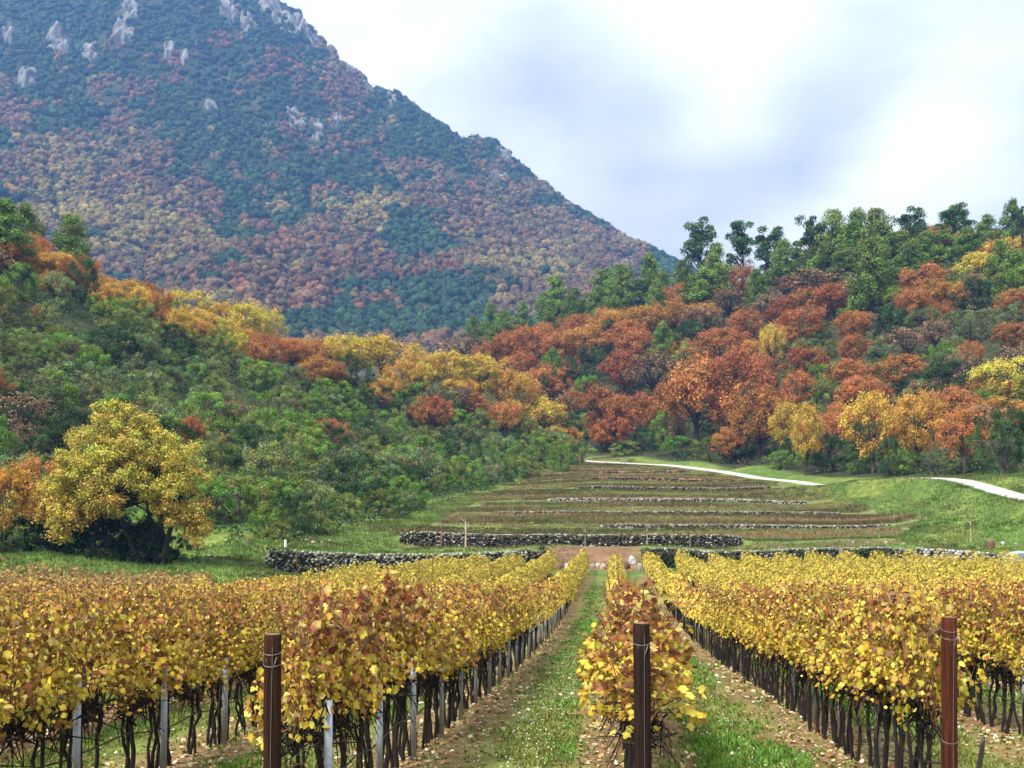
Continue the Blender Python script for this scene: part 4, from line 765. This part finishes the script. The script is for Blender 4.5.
# small white flowers and pebbles
n = 1500; Y = 6 + 22 * rng.random(n) ** 1.5; off = np.where(rng.random(n) < .7, .23 - 1.25, .23 + 1.25) + rng.normal(0, .28, n); X = off + (VPX - VX) / F * Y; c = np.c_[X, Y, ground(X, Y) + rng.uniform(.04, .09, n)]
nn = rng.normal(0, .3, (n, 3)); nn[:, 2] = 1; nn /= np.linalg.norm(nn, axis=1)[:, None]; mb = MB(); leaf_quads(mb, c, rng.uniform(.012, .028, n), nn, np.tile((.7, .72, .62), (n, 1)), 1.0)
tag(mb.build('tiny_flowers', M_grass), 'tiny white flowers in the grass between the vine rows', 'flowers', kind='stuff')

# ------------------------------------------------------------------ the vineyard
YEL = np.array([(.58, .43, .05), (.52, .36, .045), (.64, .53, .10), (.41, .36, .055), (.48, .28, .05)])
MIXW = np.array([(.44, .24, .06), (.33, .14, .05), (.24, .10, .05), (.18, .10, .055), (.22, .065, .035), (.48, .38, .12)])
FARP = np.array([(.40, .33, .045), (.44, .34, .05), (.33, .30, .05), (.50, .41, .065), (.34, .22, .05), (.30, .22, .05)])
def leaf_cols(hrel, n, redness):
    """yellow low down, rusty and brown towards the tips, as the leaves themselves are"""
    p = np.clip(redness * (.15 + 1.15 * hrel ** 1.6), 0, .95); r = rng.random(n)
    return np.where((r < p)[:, None], MIXW[rng.integers(0, 6, n)], YEL[rng.integers(0, 5, n)]) * rng.uniform(.68, 1.28, (n, 1))
def vine_proto(seed, tall, redness, nleaf=560):
    global rng; kr = rng; rng = np.random.default_rng(seed)
    rz = .16 if tall > 1.8 else .06; tb, fb, sb = MB(), MB(), MB(); dk = (.016, .012, .010)
    z = np.linspace(-.05, .72 + rz, 7); p = np.c_[np.cumsum(rng.normal(0, .018, 7)), np.cumsum(rng.normal(0, .02, 7)), z]; tube(tb, p, np.linspace(.024, .019, 7) * rng.uniform(.8, 1.3, 7), dk, 7)
    for s in (-1, 1):
        t = np.linspace(0, 1, 6)[:, None]; q = p[-1] * (1 - t) + np.array([0, s * .30, .76 + rz]) * t; q[:, 2] += np.sin(t[:, 0] * 3) * .03; tube(tb, q, np.linspace(.022, .012, 6), dk, 6)
    tips = []
    for i in range(9):
        y0 = rng.uniform(-.28, .28); h = tall * rng.uniform(.78, 1.05); q = np.array([(0, y0, .74 + rz), (rng.normal(0, .06), y0 + rng.normal(0, .06), 1.15), (rng.normal(0, .16), y0 + rng.normal(0, .16), h * (1.1 if i < 3 else 1))]); tube(sb, q, [.007, .005, .003], (.16, .075, .035), 4, False); tips.append(q)
    for i in range(4):      # loose canes hanging below the wire
        y0 = rng.uniform(-.28, .28); sx = rng.choice([-1, 1]); q = np.array([(0, y0, .74), (sx * .12, y0 + rng.normal(0, .08), .80), (sx * .2, y0 + rng.normal(0, .15), rng.uniform(.45, .65))]); tube(sb, q, [.006, .005, .003], (.12, .06, .03), 4, False)
    for i in range(26):     # dark tangle of old wood round the lowest wire
        y0 = rng.uniform(-.3, .3); q = np.array([(rng.normal(0, .03), y0, rng.uniform(.66, .8) + rz), (rng.normal(0, .09), y0 + rng.normal(0, .12), rng.uniform(.6, .95) + rz), (rng.normal(0, .13), y0 + rng.normal(0, .2), rng.uniform(.5, 1.05))]); tube(tb, q, [.011, .008, .004], dk, 4, False)
    for _k in range(2):
        y0 = rng.uniform(-.25, .25); z = np.linspace(-.05, .74, 6); tube(tb, np.c_[np.cumsum(rng.normal(0, .02, 6)), y0 + np.cumsum(rng.normal(0, .03, 6)), z], np.linspace(.018, .014, 6), dk, 6)
    n = nleaf; zz = .66 + (tall - .58) * rng.beta(1.2, 1.3, n); side = rng.choice([-1, 1], n); wid = .10 + .20 * np.sin(np.clip((zz - .6) / (tall - .5), 0, 1) * np.pi) ** .6
    ns = 16; sy = rng.uniform(-.36, .36, ns); stp = .72 + (tall - .66) * rng.uniform(.55, 1.08, ns); sxx = rng.normal(0, .17, ns); sl = rng.normal(0, .16, ns); ks = rng.integers(0, ns, n); tq = rng.random(n) ** .85; bt = rng.uniform(.70, .95, ns) + rz
    zz = bt[ks] + (stp[ks] - bt[ks]) * tq; c = np.c_[np.clip(sxx, -.3, .3)[ks] * np.sin(np.clip(tq * .8 + .25, 0, 1) * np.pi) * 1.2 + rng.normal(0, .055, n), sy[ks] + sl[ks] * tq + rng.normal(0, .055, n), zz + rng.normal(0, .02, n)]; c[:, 0] = np.clip(c[:, 0], -.36, .36); side = np.sign(c[:, 0])
    nn = np.c_[side * rng.uniform(-.2, 1.2, n), rng.normal(0, .8, n), rng.uniform(-.3, .9, n)]; nn /= np.linalg.norm(nn, axis=1)[:, None]
    vine_leaves(fb, c, .030 + .040 * rng.random(n) ** 1.5, nn, leaf_cols(np.clip((zz - .7) / (tall - .7), 0, 1), n, redness))
    rng = kr; return tb.mesh('trunk', True, (M_bark,)), sb.mesh('canes', False, (M_bark,)), fb.mesh('foliage', False, (M_vleaf,))
VP = {'tall': [vine_proto(500 + i, 1.84, .85) for i in range(5)], 'mid': [vine_proto(520 + i, 1.72, .58) for i in range(6)], 'far': [vine_proto(540 + i, 1.75, .48, 400) for i in range(4)]}
def row_end(a):
    if a > -13: return 77.3
    return {5: 70, 6: 62, 7: 42, 8: 34}.get(int(round((.23 - a) / 2.5)), 32) if a > -20 else 34
def row_start(a): return max(2.5, 7.25 + .24 * a) + .72
cand = []
for a in ROWA:
    Y = row_start(a); e_ = row_end(a)
    while Y < e_:
        x = VX + F * rowX(a, Y) / Y
        if -300 < x < 1450: cand.append((Y, a))
        Y += .5
cand.sort(key=lambda c: c[0] + .35 * abs(c[1]) * 0)
_in = [c for c in cand if -45 < VX + F * rowX(c[1], c[0]) / c[0] < 1075]; ONES = _in[:300]; _s = set(ONES); REST = [c for c in cand if c not in _s]
_O1 = 'first second third fourth fifth sixth seventh eighth ninth'.split()
_OW = _O1 + 'tenth eleventh twelfth thirteenth fourteenth fifteenth sixteenth seventeenth eighteenth nineteenth'.split()
for _a, _b in zip(('twentieth', 'thirtieth', 'fortieth', 'fiftieth', 'sixtieth', 'seventieth', 'eightieth'), ('twenty', 'thirty', 'forty', 'fifty', 'sixty', 'seventy', 'eighty')): _OW += [_a] + [_b + '-' + q for q in _O1]
ordw = lambda i: _OW[i]
def rowname(a):
    k = int(round((.23 - a) / 2.5))
    if k == 0: return 'the middle post row'
    if k == 1: return 'the left post row'
    if k == -1: return 'the right post row'
    sd_ = 'left' if k > 0 else 'right'
    return 'the %s row %s of the %s post' % (ordw(abs(k) - 1), sd_, sd_)
cnt = {}
for (Y, a) in ONES:
    X = rowX(a, Y) + random.gauss(0, .03); i = cnt.get(a, 0); cnt[a] = i + 1; k = int(round((.23 - a) / 2.5))
    st = 'tall' if (k in (0, 1) and Y < 12) else ('mid' if Y < 22 else 'far'); tm, sm, fm = random.choice(VP[st])
    o = empty('grape_vine', (X, Y, gz(X, Y)), -math.atan((VPX - VX) / F) + random.gauss(0, .1) + (math.pi if random.random() < .5 else 0), (random.uniform(.9, 1.15) * (1.35 if k == 0 and Y < 13 else 1), 1.0, random.uniform(.9, 1.08) * (.96 if k > 1 else 1)))
    for pn, me in (('trunk', tm), ('canes', sm), ('foliage', fm)):
        c = bpy.data.objects.new(pn, me); COL.objects.link(c); c.parent = o
    tag(o, '%s %s vine from the front in %s' % (ordw(i), 'tall' if st == 'tall' else 'yellow', rowname(a)), 'vine', 'grape vines in rows')
# the remaining vines as one mass
RY = np.array([c[0] for c in REST]); RA = np.array([c[1] for c in REST]); RX = rowX(RA, RY) + rng.normal(0, .03, len(RY)); RZ = ground(RX, RY)
mb = MB(); cs_, sn = math.cos(.1), math.sin(.1)
def foliage_block(X, Y, Z, n, size, tall, redn, pal=None, wid0=.3, base=.78):
    nv = len(X); top = tall * (1 + rng.normal(0, .075, nv))[:, None]; zz = base + (top - base + .06) * rng.beta(1.4, 1.15, (nv, n)); side = rng.choice([-1, 1], (nv, n)); w = wid0 * np.sin(np.clip((zz - base + .15) / (top - base + .25), .05, .98) * np.pi) ** .6
    lx = side * w * rng.uniform(.45, 1.08, (nv, n)); ly = rng.uniform(-.3, .3, (nv, n)); c = np.stack([X[:, None] + lx * cs_ + ly * sn, Y[:, None] - lx * sn + ly * cs_, Z[:, None] + zz], -1).reshape(-1, 3)
    nn = np.stack([side * rng.uniform(.2, 1.1, (nv, n)), rng.normal(0, .6, (nv, n)) - .2, rng.uniform(0, 1., (nv, n))], -1).reshape(-1, 3); nn /= np.linalg.norm(nn, axis=1)[:, None]
    hr = np.clip((zz - .7) / 1.1, 0, 1).ravel(); rd = np.repeat(redn, n); N0 = nv * n
    col = (pal[rng.integers(0, len(pal), N0)] * rng.uniform(.7, 1.25, (N0, 1))) if pal is not None else leaf_cols(hr, N0, rd)
    leaf_quads(mb, c, size * rng.uniform(.7, 1.3, N0), nn, col, .85)
for lo, hi, n_, s_ in ((0, 28, 190, .085), (28, 45, 130, .105), (45, 90, 80, .15)):
    q = (RY >= lo) & (RY < hi)
    if not q.any(): continue
    red = .5 * (1 - sstep(30, 50, RY[q])) + .08
    foliage_block(RX[q], RY[q], RZ[q], n_, s_, 1.76, red, FARP if lo >= 45 else None, .46 if lo >= 45 else .33, .55 if lo >= 45 else .78)
    for x, y, z in zip(RX[q], RY[q], RZ[q]):
        tube(mb, [(x, y, z - .05), (x + random.gauss(0, .03), y, z + .4), (x, y, z + .76)], [.019, .016, .018], (.016, .012, .010), 5, False)
        tube(mb, [(x + .1 * sn, y + .25, z - .05), (x + .1 * sn + random.gauss(0, .03), y + .25, z + .8)], .010, (.016, .012, .010), 4, False)
# dry beige vines in the corner below the big oak
bx, by = [], []
for a in [.23 - 2.5 * k for k in range(9, 22)]:
    for Y in np.arange(44, 61.5, .7):
        x = VX + F * rowX(a, Y) / Y
        if -50 < x < 214: bx.append(rowX(a, Y)); by.append(Y)
bx, by = np.array(bx), np.array(by); DRY = np.array([(.30, .18, .07), (.25, .14, .055), (.38, .26, .10), (.18, .09, .045), (.42, .28, .09)])
foliage_block(bx, by, ground(bx, by), 75, .16, 1.55, np.zeros(len(bx)), DRY, .42, .2)
tag(mb.build('vine_rows', M_vleaf), 'far yellow vine rows and dry beige vines beyond the nearest vines', 'vines', kind='stuff')

# galvanised posts in the rows
zp = MB(); box(zp, (0, 0, .72), (.045, .006, 1.64), (1, 1, 1)); box(zp, (-.0195, .0205, .72), (.006, .035, 1.64), (1, 1, 1)); box(zp, (.0195, .0205, .72), (.006, .035, 1.64), (1, 1, 1)); zpm = zp.mesh('metal_post', False, (M_zinc,))
pc = {}
for k, hi in ((1, 46), (2, 24), (3, 17), (0, 20), (-1, 46), (-2, 30), (-3, 20)):
    a = .23 - 2.5 * k; Y = row_start(a) + (1.65 if k != 1 else .9) + .25
    if k == 1: Y = 7.65
    while Y < hi:
        X = rowX(a, Y) + random.gauss(0, .012) + (.09 if k > 0 else .05) ; x = VX + F * X / Y
        if -20 < x < 1040:
            i = pc.get(k, 0); pc[k] = i + 1; o = bpy.data.objects.new('metal_post', zpm); COL.objects.link(o); o.location = (X, Y, gz(X, Y)); o.rotation_euler = (random.gauss(0, .02), random.gauss(0, .02), -.1); o.scale = (1.15, 1.15, random.uniform(.66, .76))
            tag(o, '%s grey metal post from the front in %s' % (ordw(i), rowname(a)), 'post', 'metal posts in the vine rows')
        Y += 1.65
# wires and watering pipes
for k in (3, 2, 1, 0, -1, -2, -3):
    a = .23 - 2.5 * k; y0 = row_start(a) - .45; 
    if k in (1, 2, -1, -2, 3, -3):
        pts = []
        for Y in np.arange(max(y0, 4), 45, .55): pts.append((rowX(a, Y) + (.05 if k > 0 else -.05), Y, gz(rowX(a, Y), Y) + .50 - .05 * abs(math.sin((Y - y0) / 1.65 * math.pi))))
        mb = MB(); tube(mb, pts, .009, (.1, .1, .1), 5); tag(mb.build('watering_pipe', M_pipe), 'thin dark watering pipe sagging along %s' % rowname(a), 'watering pipe', 'watering pipes')
    for hgt, nm in ((.77, 'lower'), (1.3, 'upper')):
        pts = [(rowX(a, Y), Y, gz(rowX(a, Y), Y) + hgt) for Y in np.arange(max(y0, 4), 45, 1.65)]
        mb = MB(); tube(mb, pts, .0025, (.3, .3, .3), 4); tag(mb.build('trellis_wire', M_wire), '%s steel wire stretched along %s' % (nm, rowname(a)), 'wire', 'trellis wires')

# the three wooden end posts
def end_post(px, top, D, w, lean, tone, label, loops):
    X = (px - VX) * D / F; g = gz(X, D); h = (HY - top) * D / F - g; o = empty('wooden_post', (X, D, g)); o.rotation_euler = (0, lean, 0); k = 20; mb = MB(); th = np.arange(k) / k * 2 * np.pi; V = []
    r = w * D / F / 2; lv = np.r_[np.linspace(-.3, h - .015, 12), h]; 
    for i, z in enumerate(lv):
        j = 1 + .035 * np.sin(th * 3 + 1) + .02 * rng.normal(size=k); rr = r * (1 if i < 12 else .86) * (1.06 - .06 * max(z, 0) / h); V.append(np.c_[np.cos(th) * rr * j, np.sin(th) * rr * j, np.full(k, z)])
    V = np.concatenate(V); mb.add(V, [[a * k + b, a * k + (b + 1) % k, (a + 1) * k + (b + 1) % k, (a + 1) * k + b] for a in range(12) for b in range(k)], tone); mb.build('post_shaft', M_wood, o, True)
    cp = MB(); c_ = V[-k:].copy(); c_[:, 2] += .0; cp.add(np.r_[c_, [[0, 0, h + .004]]], [[i, (i + 1) % k, k] for i in range(k)], np.array((.30, .20, .10))); cp.build('sawn_top', M_wood, o)
    wr = MB()
    for z in loops: tube(wr, [(math.cos(t) * r * 1.05, math.sin(t) * r * 1.05, h - z + .015 * math.sin(t)) for t in np.linspace(0, 6.28, 20)], .0025, (.3, .3, .3), 5)
    tube(wr, [(r * .25, -r * 1.02, h - .08), (r * .1, -r * 1.06, h * .6), (0, -r * 1.08, .1)], .0018, (.3, .3, .3), 5); tube(wr, [(-r * .6, -r * .85, h - .16), (r * .1, -r * 1.05, h - .26), (r * .7, -r * .75, h - .15)], .004, (.3, .3, .3), 5)
    wr.build('wire', M_wire, o); return tag(o, label, 'wooden post', 'wooden end posts'), (X, D, g, h, r)
_, L1 = end_post(271.5, 634, 6.8, 17, .004, (.04, .016, .009), 'dark brown round wooden end post at the left vine row', (.12, .2, .95))
_, L2 = end_post(644, 623, 7.3, 16.5, -.012, (.028, .014, .010), 'darkest wooden end post with a pale sawn top at the middle vine row', (.14, 1.1, 1.3))
_, L3 = end_post(949.5, 617, 7.95, 14.5, -.002, (.085, .022, .010), 'reddish brown wooden end post at the right vine row', (.1, .16, .98))
# black hoses bent over beside the left and right posts
for (X, D, g, h, r), sgn, hh, lab in ((L1, 1, .74, 'grey and black hose looped beside the left wooden post'), (L3, 1, .78, 'black hose bent beside the right wooden post')):
    t = np.linspace(0, 1, 16); mb = MB(); pts = np.c_[.06 + .13 * np.sin(t * np.pi * .9 + .15), -.03 + 0 * t, np.where(t < .5, hh * (t * 2) ** .6, hh * (1 - ((t - .5) * 2) ** 2.2 * .9))]
    tube(mb, pts * [1, 1, 1] + [r, 0, 0], .012, (.05, .05, .05), 7); o = mb.build('hose', M_pipe, smooth=True); o.location = (X, D - .02, g); tag(o, lab, 'hose')

# ------------------------------------------------------------------ names for the hillside trees: by look, height on the slope and order
def slope_t(o, X, Y):
    px = VX + F * X / Y; left = (px < 575 and Y < 216)
    if left: f0, c0 = np.interp(px, foot_x, foot_D), np.interp(px, foot_x, crest_D)
    else: f0 = np.interp(px, [480, 570, 650, 750, 850, 960, 1024, 1150], [222, 212, 199, 172, 144, 127, 119, 110]); c0 = np.interp(px, [480, 620, 800, 1024, 1150], [330, 315, 295, 275, 265])
    return left, (Y - f0) / (c0 - f0), px
cells = {}
for o, k, X, Y, h in TREES:
    left, t, px = slope_t(o, X, Y); b = 0 if t < .10 else 1 if t < .26 else 2 if t < .42 else 3 if t < .6 else 4 if t < .8 else 5
    cells.setdefault((left, b, k), []).append((px, o))
BN = ['at the foot of', 'low on', 'a third up', 'halfway up', 'high on', 'along the crest of']
for (left, b, k), lst in cells.items():
    lst.sort(key=lambda q: q[0]); hill = 'the left hillside' if left else 'the right hillside'
    for i, (px, o) in enumerate(lst):
        lab = '%s %s %s' % (DESC[k], BN[b], hill)
        if len(lst) > 1: lab = '%s %s' % (ordw(min(i, 88)), lab) + ', counted from the left'
        else: lab = 'lone ' + lab
        nm = o.name.split('.')[0]; tag(o, lab, CATG[nm], {'oak_tree': 'autumn oaks on the hillsides', 'holm_oak': 'dark holm oaks on the hillsides', 'bushy_tree': 'evergreen trees on the hillsides', 'pine_tree': 'pines on the hillsides'}[nm])
